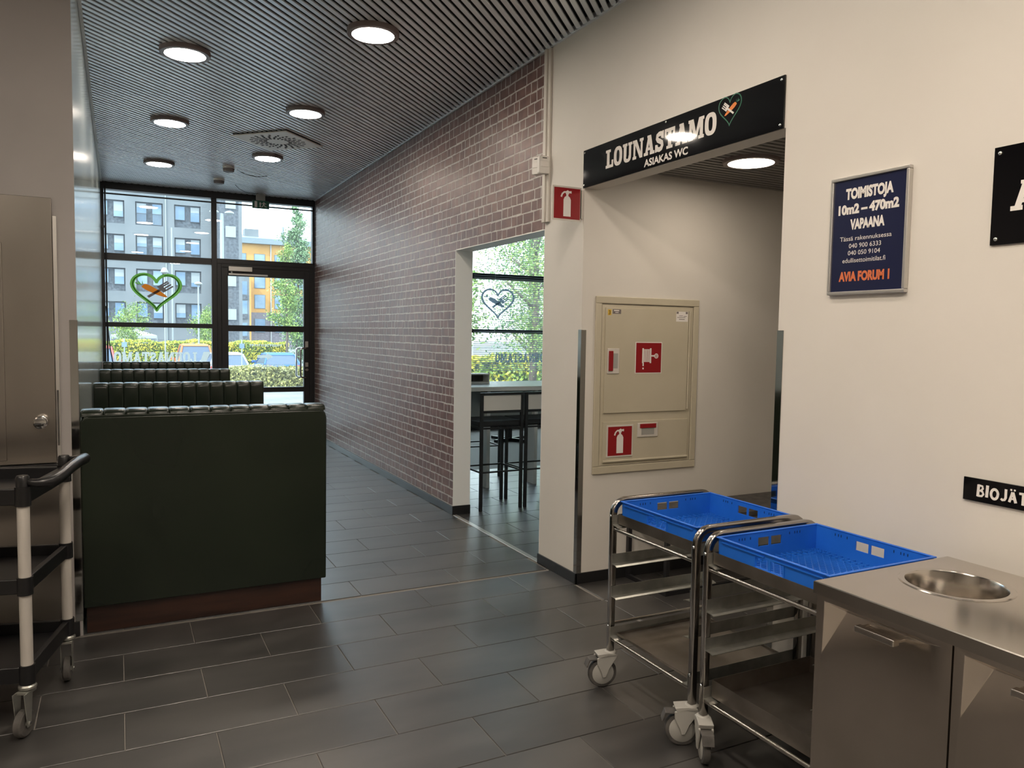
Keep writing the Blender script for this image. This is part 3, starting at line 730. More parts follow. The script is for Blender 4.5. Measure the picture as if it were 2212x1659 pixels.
t = thing('biowaste_sign', 'low black sign reading BIOJÄTE in white brush letters above the waste hole', 'sign', (xs, 1.3, .98))
b = MB(); b.box(xs-.004, XW-.0005, 1.10, 1.521, .981, 1.054); b.build('board', M['sign_black'], t, bevel=.0008)
BR = {'B': (.62, stroke([(.12,0),(.16,1)], .22) + stroke([(.14,.95),(.46,.90),(.50,.72),(.40,.56),(.18,.52),(.48,.46),(.56,.26),(.44,.08),(.10,.06)], .17)),
      'I': (.24, stroke([(.10,0),(.14,1)], .23)), 'O': (.74, ring(.36,.48,.36,.50,.16,.28,p=2.0)),
      'J': (.50, stroke([(.38,1),(.38,.30),(.30,.12),(.14,.08),(.04,.18)], .20)),
      'Ä': (.66, stroke([(.06,0),(.28,.84)], .20) + stroke([(.30,.84),(.54,0)], .22) + stroke([(.14,.28),(.48,.30)], .14) + [rect(.10,.94,.24,1.08), rect(.36,.94,.50,1.08)]),
      'T': (.62, stroke([(.30,0),(.31,1)], .21) + stroke([(.0,.90),(.62,.92)], .19)),
      'E': (.52, stroke([(.10,0),(.12,1)], .20) + stroke([(.1,.92),(.5,.94)], .16) + stroke([(.1,.52),(.44,.52)], .15) + stroke([(.1,.08),(.5,.07)], .16))}
x = 0; ps = []
for i, ch in enumerate('BIOJÄTE'):
    wd, q = BR[ch]; dy = (.0,.05,-.04,.02,.04,-.03,.0)[i]; ps += [[(x+u, v+dy) for u, v in p] for p in q]; x += wd + .10
word_obj('word', [[(u/x, v) for u, v in p] for p in ps], on_wall(1.478, 1.294, .998, 1.036, xs-.0046), M['sign_white'], t, False)
screws(t, [(1.11, 1.017)], xs-.004)

# fire extinguisher pictogram (unit square, facing the viewer)
EXT = [[(.36,.08),(.64,.08),(.64,.62),(.60,.70),(.54,.74),(.54,.80),(.46,.80),(.46,.74),(.40,.70),(.36,.62)], [(.44,.80),(.56,.80),(.57,.84),(.66,.83),(.66,.91),(.56,.90),(.52,.93),(.46,.90),(.44,.85)]] + stroke([(.50,.87),(.38,.86),(.31,.80),(.27,.70)], [.05,.055,.055,.06])
def ext_sign(t, x0, x1, z0, z1, y, border=.010):
    b = MB(); b.box(x0, x1, y-.003, y, z0, z1); b.build('plate', M['sign_frame'], t, bevel=.001)
    f = lambda u, v: (x0+border + (x1-x0-2*border)*u, y-.0036, z0+border + (z1-z0-2*border)*v)
    word_obj('red_field', [rect(0,0,1,1)], f, M['red'], t)
    g = lambda u, v: (f(u,v)[0], y-.0042, f(u,v)[2])
    word_obj('pictogram', EXT, g, M['sign_white'], t)
t = thing('extinguisher_sign', 'red fire extinguisher sign standing out from the white pillar', 'sign', (2.31, 3.87, 2.14))
ext_sign(t, 2.212, 2.407, 2.142, 2.338, 3.870)
b = MB(); b.box(2.400, XW-.0005, 3.867, 3.885, 2.16, 2.325); b.build('bracket', M['sign_frame'], t)

# cable trunking and motion sensors
t = thing('cable_trunking', 'white double cable trunking running up the pillar beside the bricks', 'trunking', (XW, 4.28, 2.19))
b = MB(); b.box(XW-.026, XW-.0003, 4.278, 4.312, 2.19, ZC-.007); b.build('duct', M['sign_frame'], t, bevel=.002)
b = MB(); b.box(XW-.016, XW-.0003, 4.247, 4.277, 2.19, ZC-.007); b.build('duct', M['sign_frame'], t, bevel=.002)
def pir(label, loc, rz):
    t = thing('motion_sensor', label, 'sensor', loc, rz, 'white motion sensors at the pillar corner')
    b = MB(); b.prism([(-.030,-.052),(.030,-.052),(.036,-.045),(.036,.050),(.030,.057),(-.030,.057),(-.036,.050),(-.036,-.045)], (0,-.019,0), (1,0,0), (0,0,1), (0,.040,0)); b.build('body', M['plastic_white'], t, local=True, bevel=.005)
    b = MB(); b.box(-.028,.028,-.023,-.016,-.012,.022); b.build('lens', M['sign_white'], t, local=True, bevel=.003)
    b = MB(); b.box(-.014,.014,-.022,-.0185,.040,.045); b.build('indicator', M['rubber'], t, local=True)
pir('white motion sensor on the trunking facing the hall, nearer of the two', (XW-.045, 4.262, 2.535), math.radians(-8))
pir('white motion sensor tilted towards the brick wall behind the other one', (XW-.038, 4.345, 2.545), math.radians(-68))

# steel corner guards
def guard(label, x, y, dx, dy, z0=.0, z1=1.518, wd=.032):
    b = MB(); th = .0022
    b.box(x, x + dx*wd, y - dy*th, y, z0, z1); b.box(x - dx*th, x, y - dy*th, y + dy*wd, z0, z1)
    o = b.build('corner_guard', M['guard'], bevel=.0006); tag(o, label, 'corner guard', 'steel corner guards'); return o
guard('steel corner guard on the pillar corner left of the passage opening', XW-.0005, YW1-.0005, 1, 1, .066)
guard('steel corner guard on the wall edge right of the passage opening', XW-.0005, YW0+.0005, 1, -1, .066)
guard('steel corner guard at the end of the wall beside the first booth', XL+.0005, YS-.0005, -1, 1, .072)

# ------------------------------------------------------------------ fire hose cabinet in the passage
Y0 = YW1
t = thing('fire_hose_cabinet', 'cream steel fire hose cabinet with red symbols on the passage wall', 'cabinet', (2.895, Y0, .655))
b = MB()
for q in ((2.506,3.282,1.676,1.718),(2.506,3.282,.655,.700),(2.506,2.548,.700,1.676),(3.240,3.282,.700,1.676)): b.box(q[0],q[1],Y0-.014,Y0-.0005,q[2],q[3])
b.build('outer_frame', M['cream'], t, bevel=.004)
b = MB(); b.box(2.552,3.236,Y0-.006,Y0-.0005,.704,1.672); b.build('inner_frame', M['cream'], t, bevel=.001)
b = MB(); b.box(2.575,3.198,Y0-.014,Y0-.006,1.021,1.652); d = b.build('door', M['cream'], t, bevel=.0015)
b = MB(); b.cyl((3.208,Y0-.012,1.03),(3.208,Y0-.012,1.645),.0065,n=10); b.build('hinge', M['cream'], d, auto=40)
def latch(d, x0, x1, z0, z1, red, cav):
    b = MB(); b.box(x0,x1,Y0-.019,Y0-.013,z0,z1); p = b.build('latch_plate', M['sign_frame'], d, bevel=.003)
    b = MB(); b.box(cav[0],cav[1],Y0-.0197,Y0-.0188,cav[2],cav[3]); b.build('latch_recess', M['grey_plastic'], d)
    b = MB(); b.box(red[0],red[1],Y0-.025,Y0-.018,red[2],red[3]); b.build('latch_lever', M['red'], d, bevel=.002)
latch(d, 2.590,2.676,1.258,1.410,(2.598,2.628,1.275,1.395),(2.630,2.664,1.29,1.38))
fc = lambda x0,x1,z0,z1,y: (lambda u,v: (x0+(x1-x0)*u, y, z0+(z1-z0)*v))
b = MB(); b.box(2.794,2.994,Y0-.0152,Y0-.014,1.258,1.450); b.build('symbol_plate', M['sign_white'], d)
f = fc(2.799,2.989,1.263,1.445,Y0-.0158); word_obj('red_field', [rect(0,0,1,1)], f, M['red'], d)
f = fc(2.799,2.989,1.263,1.445,Y0-.0163)
reel = [rect(.24,.32,.30,.82), rect(.54,.32,.60,.82)] + [rect(.31+.046*i,.36,.341+.046*i,.78) for i in range(5)] + [rect(.30,.36,.55,.375), rect(.30,.77,.55,.785), rect(.60,.54,.72,.59), rect(.26,.22,.31,.34), rect(.26,.11,.31,.17)] + ring(.80,.56,.085,.085,.055,.055,n=16,p=2) + [rect(.79,.48,.81,.64), rect(.72,.55,.88,.57)]
word_obj('hose_reel_symbol', reel, f, M['sign_white'], d)
b = MB(); b.flat([rect(2.588,1.607,2.612,1.641)], lambda u,v: (u, Y0-.0146, v)); st = b.build('number_sticker', M['yellow'], d)
font_word('number', '3', fc(2.594,2.606,1.612,1.636,Y0-.0150), M['sign_black'], d)
b = MB(); b.flat([rect(2.622,1.616,2.682,1.643)], lambda u,v: (u, Y0-.0146, v)); b.build('dark_sticker', M['fork_grey'], d)
b = MB(); b.flat([rect(2.630,1.632,2.668,1.639), rect(2.640,1.622,2.664,1.626)], lambda u,v: (u, Y0-.0150, v)); b.build('sticker_print', M['sign_white'], d)
b = MB(); b.flat([rect(3.098,1.580,3.190,1.642)], lambda u,v: (u, Y0-.0146, v)); b.build('service_label', M['sign_white'], d)
b = MB(); b.flat([rect(3.100,1.628,3.116,1.641), rect(3.172,1.628,3.188,1.641), rect(3.12,1.614,3.15,1.617), rect(3.155,1.612,3.18,1.615), rect(3.105,1.604,3.17,1.607), rect(3.12,1.592,3.165,1.596)], lambda u,v: (u, Y0-.0150, v)); b.build('label_print', M['fork_grey'], d)
b = MB(); b.box(2.573,3.216,Y0-.013,Y0-.006,.722,.968); d2 = b.build('flap', M['cream'], t, bevel=.0015)
b = MB(); b.cyl((2.575,Y0-.013,.728),(3.214,Y0-.013,.728),.0075,n=10); b.build('hinge', M['cream'], d2, auto=40)
ext_sign(d2, 2.598,2.792,.752,.948,Y0-.013)
latch(d2, 2.822,2.978,.866,.954,(2.840,2.960,.922,.948),(2.852,2.948,.880,.922))

# low dark bench in the passage
t = thing('low_bench', 'low dark framed bench standing against the passage wall behind the crate trolleys', 'bench', (3.4, 3.64, 0))
b = MB(); b.box(2.76, 4.10, 3.44, 3.838, .405, .44); b.build('seat', M['rubber'], t, bevel=.004)
for x in (2.775, 4.085):
    for y in (3.455, 3.823):
        b = MB(); b.box(x-.0125, x+.0125, y-.0125, y+.0125, 0, .405); b.build('leg', M['black_frame'], t)
for x in (2.775, 4.085):
    b = MB(); b.box(x-.0125, x+.0125, 3.468, 3.811, .0, .025); b.build('foot_rail', M['black_frame'], t)
b = MB(); b.box(2.788, 4.072, 3.443, 3.467, .0, .025); b.build('foot_rail', M['black_frame'], t)

# ------------------------------------------------------------------ booth benches
BW = 1.165; NCH = 12; CT = .072
def chan_path(kind):
    """(y,z) path of a stitched channel over the backrest; y<0 faces the camera"""
    t = CT; top = 1.086; r = .034; P = []
    def arc(cy, cz, a0, a1, n=5): return [(cy + r*math.cos(a0+(a1-a0)*i/n), cz + r*math.sin(a0+(a1-a0)*i/n)) for i in range(n+1)]
    left = [(-t, .47), (-t, .72), (-t, .95)] + arc(-t+r, top-r, math.pi, math.pi/2)
    right = arc(t-r, top-r, math.pi/2, 0) + [(t, .95), (t, .72), (t, .47)]
    if kind == 'back': left = [(-t+.003, 1.058), (-t+.006, 1.070)] + arc(-t+r, top-r, math.pi*.80, math.pi/2, 4)
    if kind == 'front': right = arc(t-r, top-r, math.pi/2, 0) + [(t, 1.0)]
    return left + right
def chan_mesh(kind):
    P = chan_path(kind); wd = BW/NCH; nx = 8; b = MB(); vs = []
    for i, (y, z) in enumerate(P):
        a, c = P[max(i-1,0)], P[min(i+1,len(P)-1)]; dy, dz = c[0]-a[0], c[1]-a[1]; l = math.hypot(dy, dz); ny, nz_ = -dz/l, dy/l
        for k in range(nx+1):
            s = (-1,-.97,-.90,-.70,0,.70,.90,.97,1)[k]; e = .0085*(max(0, 1 - abs(s)**7))**.5 - .0045
            vs.append((s*wd/2, y + ny*e, z + nz_*e))
    n = nx+1
    b.add(vs, [(i*n+k, i*n+k+1, (i+1)*n+k+1, (i+1)*n+k) for i in range(len(P)-1) for k in range(nx)])
    return b.mesh('channel', M['leather'], smooth=True)
def bench(kind, yc, label):
    t = thing('booth_bench', label, 'bench', (XL+.006, yc, 0), 0, 'dark green leather booth benches')
    me = chan_mesh(kind); wd = BW/NCH
    b = MB(); b.box(.006, BW-.004, -CT+.006, CT-.006, .135, 1.072); b.build('backrest', M['leather'], t, local=True, bevel=.018, segs=3)
    for i in range(NCH):
        o = bpy.data.objects.new('channel', me); COL.objects.link(o); o.parent = t; o.location = (wd*(i+.5), 0, 0)
    b = MB()
    y0 = -CT+.002 if kind == 'back' else -.56; y1 = CT-.002 if kind == 'front' else .56
    b.box(.01, BW-.020, y0+.012, y1-.012, 0, .135); b.build('plinth', M['wood_dark'], t, local=True, bevel=.002)
    for s, on in ((-1, kind != 'back'), (1, kind != 'front')):
        if on:
            b = MB(); b.box(.004, BW-.002, s*(CT+.012), s*.57, .30, .465); b.build('seat', M['leather'], t, local=True, bevel=.03, segs=3)
            b = MB(); b.box(.008, BW-.01, s*(CT+.0), s*.55, .135, .30); b.build('seat_base', M['leather'], t, local=True)
    if kind == 'back':
        r_ = .034; zt_ = 1.058
        pr = [(0,.132)] + [(0,zt_-r_)] + [(r_-r_*math.cos(a), zt_-r_+r_*math.sin(a)) for a in (.3,.6,.9,1.2,1.5708)] + [(BW-r_+r_*math.sin(a), zt_-r_+r_*math.cos(a)) for a in (0,.35,.7,1.0,1.3,1.5708)] + [(BW,.132)]
        b = MB(); b.prism(pr, (0,-CT-.014,0), (1,0,0), (0,0,1), (0,.022,0)); b.build('back_panel', M['leather'], t, local=True, bevel=.007, segs=3)
        b = MB(); b.tube([(.004,-CT-.006,.14),(.001,-CT-.004,1.02),(.008,-CT-.004,1.043),(.020,-CT-.004,1.055),(.036,-CT-.004,1.061),(BW-.036,-CT-.004,1.061),(BW-.020,-CT-.004,1.055),(BW-.008,-CT-.004,1.043),(BW-.001,-CT-.004,1.02),(BW-.004,-CT-.006,.14)], .0045, 8); b.build('piping', M['leather'], t, local=True, smooth=True)
    for y in (y0+.02, y1-.02):
        for x in (.05, BW*.5, BW-.06):
            pass
    return t
bench('back', 4.165+CT+.014, 'nearest dark green leather booth bench showing its smooth back and wooden plinth')
bench('double', 6.19+CT, 'second dark green ribbed booth bench, directly behind the nearest smooth back')
bench('double', 8.22+CT, 'third dark green ribbed booth bench, between two other ribbed benches')
bench('front', 10.10+CT, 'farthest dark green ribbed booth bench against the window')

# ------------------------------------------------------------------ trolleys for crates
def caster(t, x, y, ang, zt=.155, wr=.0625):
    ca, sa = math.cos(ang), math.sin(ang); d = Vector((ca, sa, 0)); n = Vector((-sa, ca, 0)); c = Vector((x, y, 0)) + d*.034 + Vector((0,0,wr))
    top = Vector((x, y, 0))
    b = MB(); b.lathe([(.026,zt-.022),(.027,zt-.006),(.020,zt)], (x,y,0), (0,0,1), 20)
    for s in (-1, 1):
        o = c + n*s*.0225
        prof = [(-.052,.062),(-.060,.078),(-.020,.084),(.030,.070),(.030,.045),(.012,.010),(.004,-.016),(-.010,-.014),(-.024,.020)]
        b.prism(prof, o - n*.004, d, (0,0,1), n*.008)
    b.prism([(-.058,.072),(.022,.066),(.030,.085),(-.020,.090),(-.052,.084)], c - n*.0265, d, (0,0,1), n*.053)
    body = b.build('caster', M['grey_plastic'], t, bevel=.003)
    b = MB(); b.lathe([(.020,-.014),(wr-.010,-.014),(wr-.003,-.0115),(wr,-.004),(wr,.004),(wr-.003,.0115),(wr-.010,.014),(.020,.014)], c, n, 32); b.build('tyre', M['rubber'], body, auto=40)
    b = MB(); b.lathe([(.006,-.0165),(wr-.017,-.0155),(wr-.014,-.013),(wr-.014,.013),(wr-.017,.0155),(.006,.0165)], c, n, 28); b.build('wheel_disc', M['grey_plastic'], body, auto=40)
    b = MB(); q = c + d*.040 + Vector((0,0,.062)); b.obox(q, d*.022, n*.022, Vector((0,0,.003))-d*.0); q2 = q + d*.026 - Vector((0,0,.014)); b.obox(q2, (d*.35-Vector((0,0,1))*.9).normalized()*.018, n*.021, d*.003); b.build('brake_pedal', M['rubber'], body, bevel=.002)
def runner(t, xf, xb, y, s, z):
    """angled sheet runner along X, s = +1 when it sits on the low-y frame"""
    prof = [(0,-.004),(0,.040),(.0016,.040),(.0016,.0),(.026,-.003),(.036,-.0075),(.036,-.0095),(.026,-.005),(.0016,-.004)]
    b = MB(); b.prism(prof, (xf-.012, y, z), (0,s,0), (0,0,1), (xb-xf+.016,0,0)); b.build('runner', M['zinc'], t)
def trolley(label, xc, yc, angs, cross=True):
    t = thing('crate_trolley', label, 'trolley', (xc, yc, 0), 0, 'steel crate trolleys')
    hx, hy = .262, .262
    for s in (1, -1):
        y = yc + s*hy; zt = .795 if s > 0 or cross else .784; r = .055
        pts = [(xc-hx, y, .150), (xc-hx, y, zt-r)] + [(xc-hx+r-r*math.cos(a), y, zt-r+r*math.sin(a)) for a in (.3,.6,.9,1.2,1.5708)] + [(xc+hx-r+r*math.sin(a), y, zt-r+r*math.cos(a)) for a in (0,.35,.7,1.05,1.35)] + [(xc+hx, y, zt-r), (xc+hx, y, .150)]
        b = MB(); b.tube(pts, .0130, 24, ref=(0,1,0)); b.build('end_frame', M['steel_dark'], t, smooth=True)
        for z in (.392+.004, .529+.004, .217+.004, .698): runner(t, xc-hx, xc+hx, y - s*.0135, -s, z)
    for x in (xc-hx, xc+hx):
        for z in (.678, .207):
            b = MB(); b.cyl((x, yc-hy, z), (x, yc+hy, z), .0078, n=12); b.build('tie_rod', M['steel_tube'], t, auto=35)
            if x < xc:
                for s in (1, -1):
                    b = MB(); b.lathe([(.006,0),(.0055,.003),(.002,.005)], (x-.0125, yc+s*hy, z+.055), (-1,0,0), 10); b.build('bolt', M['chrome'], t, smooth=True)
    if cross:
        b = MB(); b.cyl((xc-hx, yc+hy, .270), (xc+hx, yc+hy, .270), .006, n=10); b.build('tie_rod', M['steel_tube'], t, auto=35)
    k = 0
    for x in (xc-hx, xc+hx):
        for s in (1, -1):
            caster(t, x, yc+s*hy, angs[k]); k += 1
    return t
def tray(label, xc, yc, z0, h, wx=.478, wy=.484):
    b = MB(); th = .0016; x0, x1, y0, y1 = xc-wx/2, xc+wx/2, yc-wy/2, yc+wy/2
    b.box(x0, x1, y0, y1, z0, z0+th)
    b.box(x0, x0+th, y0, y1, z0+th, z0+h); b.box(x1-th, x1, y0, y1, z0+th, z0+h); b.box(x0+th, x1-th, y0, y0+th, z0+th, z0+h); b.box(x0+th, x1-th, y1-th, y1, z0+th, z0+h)
    tag(b.build('steel_tray', M['tray_steel']), label, 'tray', 'shallow steel trays on the trolleys')
def crate(label, xc, yc, z0, wx=.474, wy=.466, h=.096):
    t = thing('plastic_crate', label, 'crate', (xc, yc, z0), 0, 'blue plastic crates')
    tp = .002   # taper
    def wall(name, length, ex, ey, dist):
        """wall with two hand slots: built as strips in (s,z), lying at distance dist along ey"""
        b = MB(); th = .0035
        def strip(s0, s1, a0, a1):
            f = lambda s, z, o: Vector((0,0,0)) + Vector(ex)*s*(1 - tp/length*2*(1-z/h)) + Vector(ey)*(dist - tp*(1-z/h) - o) + Vector((0,0,z))
            vs = [f(s0,a0,0), f(s1,a0,0), f(s1,a1,0), f(s0,a1,0), f(s0,a0,th), f(s1,a0,th), f(s1,a1,th), f(s0,a1,th)]
            b.add(vs, [(0,1,2,3),(7,6,5,4),(0,4,5,1),(1,5,6,2),(2,6,7,3),(3,7,4,0)])
        L = length/2; sl, sw, gp = .030, .052, .005; za, zb = .043, .075
        strip(-L, L, 0, za); strip(-L, L, zb, h); strip(-L, -sw-gp, za, zb); strip(sw+gp, L, za, zb); strip(-gp, gp, za, zb)
        w_ = b.build(name, M['blue'], t, local=True)
        b = MB()   # raised bead round the slots and under the rim
        def bead(s0, s1, a0, a1, o=.0035):
            f = lambda s, z, q: Vector(ex)*s + Vector(ey)*(dist - tp*(1-z/h) + q) + Vector((0,0,z))
            vs = [f(s0,a0,-.001), f(s1,a0,-.001), f(s1,a1,-.001), f(s0,a1,-.001), f(s0,a0,o), f(s1,a0,o), f(s1,a1,o), f(s0,a1,o)]
            b.add(vs, [(3,2,1,0),(4,5,6,7),(0,1,5,4),(1,2,6,5),(2,3,7,6),(3,0,4,7)])
        bead(-sw-.012, sw+.012, za-.008, za-.002); bead(-sw-.012, -sw-.007, za-.002, zb); bead(sw+.007, sw+.012, za-.002, zb)
        bead(-L+.02, -.02, h-.016, h-.012, .005); bead(.02, L-.02, h-.016, h-.012, .005)
        b.build('bead', M['blue'], w_, local=True)
        b = MB()   # moulded marks on the inner face
        for s in (-L*.62, -L*.56, -L*.51, -L*.40, L*.40, L*.51, L*.56, L*.62):
            b.obox(Vector(ex)*s + Vector(ey)*(dist-.0042) + Vector((0,0,h*.80)), Vector(ex)*.0012, Vector(ey)*.0007, (0,0,.0045))
        b.build('moulded_marks', M['navy'], w_, local=True)
    wall('side_wall', wy, (0,-1,0), (-1,0,0), wx/2); wall('side_wall', wy, (0,1,0), (1,0,0), wx/2)
    wall('side_wall', wx, (1,0,0), (0,-1,0), wy/2); wall('side_wall', wx, (-1,0,0), (0,1,0), wy/2)
    b = MB(); o = .006; i = .005
    for (x0,x1,y0,y1) in ((-wx/2-o,wx/2+o,-wy/2-o,-wy/2+i),(-wx/2-o,wx/2+o,wy/2-i,wy/2+o),(-wx/2-o,-wx/2+i,-wy/2+i,wy/2-i),(wx/2-i,wx/2+o,-wy/2+i,wy/2-i)): b.box(x0,x1,y0,y1,h-.004,h+.001)
    b.build('rim', M['blue'], t, local=True, bevel=.002)
    b = MB(); fx, fy = wx/2-tp-.002, wy/2-tp-.002; q = .050; zb_ = .004
    def rod(p, c, wd=.0022): 
        p, c = Vector(p), Vector(c); d = (c-p); l = d.length/2; d.normalize(); n = Vector((-d.y,d.x,0)); b.obox(((p+c)/2)+Vector((0,0,zb_)), d*l, n*wd, (0,0,.0035))
    for k in range(-8, 9):
        x = k*fx/8.5; rod((x,-fy,0),(x,-fy+q,0)); rod((x,fy-q,0),(x,fy,0)); y = k*fy/8.5; rod((-fx,y,0),(-fx+q,y,0)); rod((fx-q,y,0),(fx,y,0))
    for y in (-fy+q, fy-q, -fy+q/2, fy-q/2): rod((-fx,y,0),(fx,y,0))
    for x in (-fx+q, fx-q, -fx+q/2, fx-q/2): rod((x,-fy,0),(x,fy,0))
    gx, gy = fx-q, fy-q
    def diag(sgn):
        c = -(gx+gy)
        while c < gx+gy:
            xa = max(-gx, (c-gy) if sgn > 0 else (c-gy)); xb = min(gx, c+gy)
            if xb > xa:
                if sgn > 0: rod((xa, c-xa, 0), (xb, c-xb, 0), .0017)
                else: rod((xa, -(c-xa), 0), (xb, -(c-xb), 0), .0017)
            c += .030
    diag(1); diag(-1)
    b.build('floor_grid', M['blue'], t, local=True)
    return t
A = math.radians
trolley('steel crate trolley nearer the passage, carrying the farther blue crate', 2.10, 2.385, (A(165), A(150), A(20), A(60)))
tray('shallow steel tray under the blue crate nearer the passage', 2.088, 2.385, .7005, .042)
tray('flat steel tray on the lowest runners of the trolley nearer the passage', 2.095, 2.385, .2235, .010)
crate('blue plastic crate on the trolley nearer the passage', 2.092, 2.378, .7025)
trolley('steel crate trolley beside the steel waste counter', 2.083, 1.780, (A(240), A(95), A(-40), A(85)), False)
tray('shallow steel tray under the blue crate beside the waste counter', 2.066, 1.780, .7005, .042)
tray('deep steel tray on the lowest runners of the trolley beside the counter', 2.078, 1.780, .2235, .062)
crate('blue plastic crate on the trolley beside the waste counter', 2.070, 1.773, .7025)

# ------------------------------------------------------------------ steel waste counter
t = thing('waste_counter', 'stainless steel waste counter with a round hole and two doors', 'counter', (2.02, .85, 0))
x0, x1, y0, y1, zt = 1.725, 2.312, .20, 1.502, .81
hc, hr, hs = (2.066, 1.312), .128, .16
b = MB(); n = 40
ring_in = [(hc[0]+hr*math.cos(2*math.pi*i/n), hc[1]+hr*math.sin(2*math.pi*i/n), zt) for i in range(n)]
def sq(i):
    a = 2*math.pi*i/n; ca, sa = math.cos(a), math.sin(a); m_ = max(abs(ca), abs(sa)); return (hc[0]+hs*ca/m_, hc[1]+hs*sa/m_, zt)
ring_out = [sq(i) for i in range(n)]
b.add(ring_in + ring_out, [(i, (i+1)%n, n+(i+1)%n, n+i) for i in range(n)])
ce = .0025
for q in ((x0+ce,x1,hc[1]+hs,y1-ce),(x0+ce,x1,y0,hc[1]-hs),(x0+ce,hc[0]-hs,hc[1]-hs,hc[1]+hs),(hc[0]+hs,x1,hc[1]-hs,hc[1]+hs)): b.quad((q[0],q[2],zt),(q[1],q[2],zt),(q[1],q[3],zt),(q[0],q[3],zt))
zb = zt-.034
for (p, c) in (((x0,y0),(x0,y1)),((x0,y1),(x1,y1)),((x1,y1),(x1,y0)),((x1,y0),(x0,y0))): b.quad((*p,zt-ce),(*c,zt-ce),(*c,zb),(*p,zb))
b.quad((x0+ce,y0,zt),(x0+ce,y1-ce,zt),(x0,y1,zt-ce),(x0,y0,zt-ce)); b.quad((x0+ce,y1-ce,zt),(x1,y1-ce,zt),(x1,y1,zt-ce),(x0,y1,zt-ce))
b.quad((x0,y0,zb),(x0+.02,y0,zb),(x0+.02,y1,zb),(x0,y1,zb)); b.quad((x0,y1,zb),(x1,y1,zb),(x1,y1-.02,zb),(x0,y1-.02,zb))
top = b.build('worktop', M['steel'], t)
md = top.modifiers.new('bevel', 'BEVEL'); md.width = .003; md.segments = 3; md.limit_method = 'ANGLE'; md.angle_limit = .8; md.harden_normals = True; top.data.polygons.foreach_set('use_smooth', [True]*len(top.data.polygons))
b = MB(); b.lathe([(hr-.004,-.13),(hr-.003,-.004),(hr,.0015),(hr+.014,.0026),(hr+.017,.0002)], (hc[0],hc[1],zt), n=48)
b.f = [f for f in b.f if len(f) == 4]; b.mi = [0]*len(b.f); b.build('hole_collar', M['steel'], top, auto=40)
b = MB(); b.lathe([(.0005,-.62),(hr+.03,-.62),(hr+.03,-.13)], (hc[0],hc[1],zt), n=32); b.f = [f for f in b.f if len(f) == 4]; b.mi = [0]*len(b.f); b.build('waste_bin', M['rubber'], t, smooth=True)
b = MB()
b.box(x0+.028, x1-.01, y1-.010, y1-.004, .10, zb); b.box(x1-.014, x1-.010, y0, y1-.01, .10, zb); b.box(x0+.028, x1-.01, y0, y0+.006, .10, zb); b.box(x0+.035, x1-.01, y0, y1-.01, .10, .106); b.build('carcass', M['steel_v'], t)
b = MB(); b.box(x0+.05, x1-.03, y0+.02, y1-.03, 0, .10); b.build('plinth', M['black_trim'], t)
def cdoor(ya, yb, hinge):
    """pressed steel door, ya > yb; sunken grip field with sloping facets"""
    xf = x0 + .012; z0, z1 = .115, zb-.004; b = MB()
    A_, B_, C_ = (ya-.027, z1-.014), (ya-.025, .616), (ya-.072, z1-.033)
    A2, B2, C2 = (yb+.027, z1-.014), (yb+.030, .610), (yb+.086, z1-.033)
    dp = .034
    P = lambda q, d=0: (xf+d, q[0], q[1])
    o = [(ya, z0), (yb, z0), (yb, z1), (ya, z1)]
    b.add([P(o[0]), P(o[1]), P(o[2]), P(o[3]), P(A_), P(B_), P(C_, dp), P(A2), P(B2), P(C2, dp)],
          [(0,1,8,5), (0,5,4,3), (3,4,7,2), (2,7,8,1), (5,8,9,6), (4,6,9,7), (4,5,6), (7,9,8)])
    for p, c in ((0,1),(1,2),(2,3),(3,0)): b.quad(P(o[p]), P(o[c]), P(o[c], .016), P(o[p], .016))
    d = b.build('door', M['steel_v'], t, bevel=.0025, segs=2)
    b = MB(); yh0, yh1 = (ya+yb)/2+.012+.048, (ya+yb)/2-.036-.022; zh = z1-.048
    pts = [(xf+dp*.7, yh0, zh+.006), (xf-.004, yh0-.006, zh), (xf-.012, yh0-.02, zh), (xf-.012, yh1+.02, zh), (xf-.004, yh1+.006, zh), (xf+dp*.7, yh1, zh+.006)]
    b.prism([(-.012,-.009),(.012,-.009),(.012,.009),(-.012,.009)], (xf-.006, yh0, zh), (1,0,0), (0,0,1), (0, yh1-yh0, 0))
    b.box(xf, xf+dp, yh0-.012, yh0-.002, zh-.004, zh+.006); b.box(xf, xf+dp, yh1+.002, yh1+.012, zh-.004, zh+.006)
    b.build('handle', M['steel'], d, bevel=.004)
cdoor(y1-.004, 1.103, 0); cdoor(1.098, .700, 1); cdoor(.695, .30, 1)

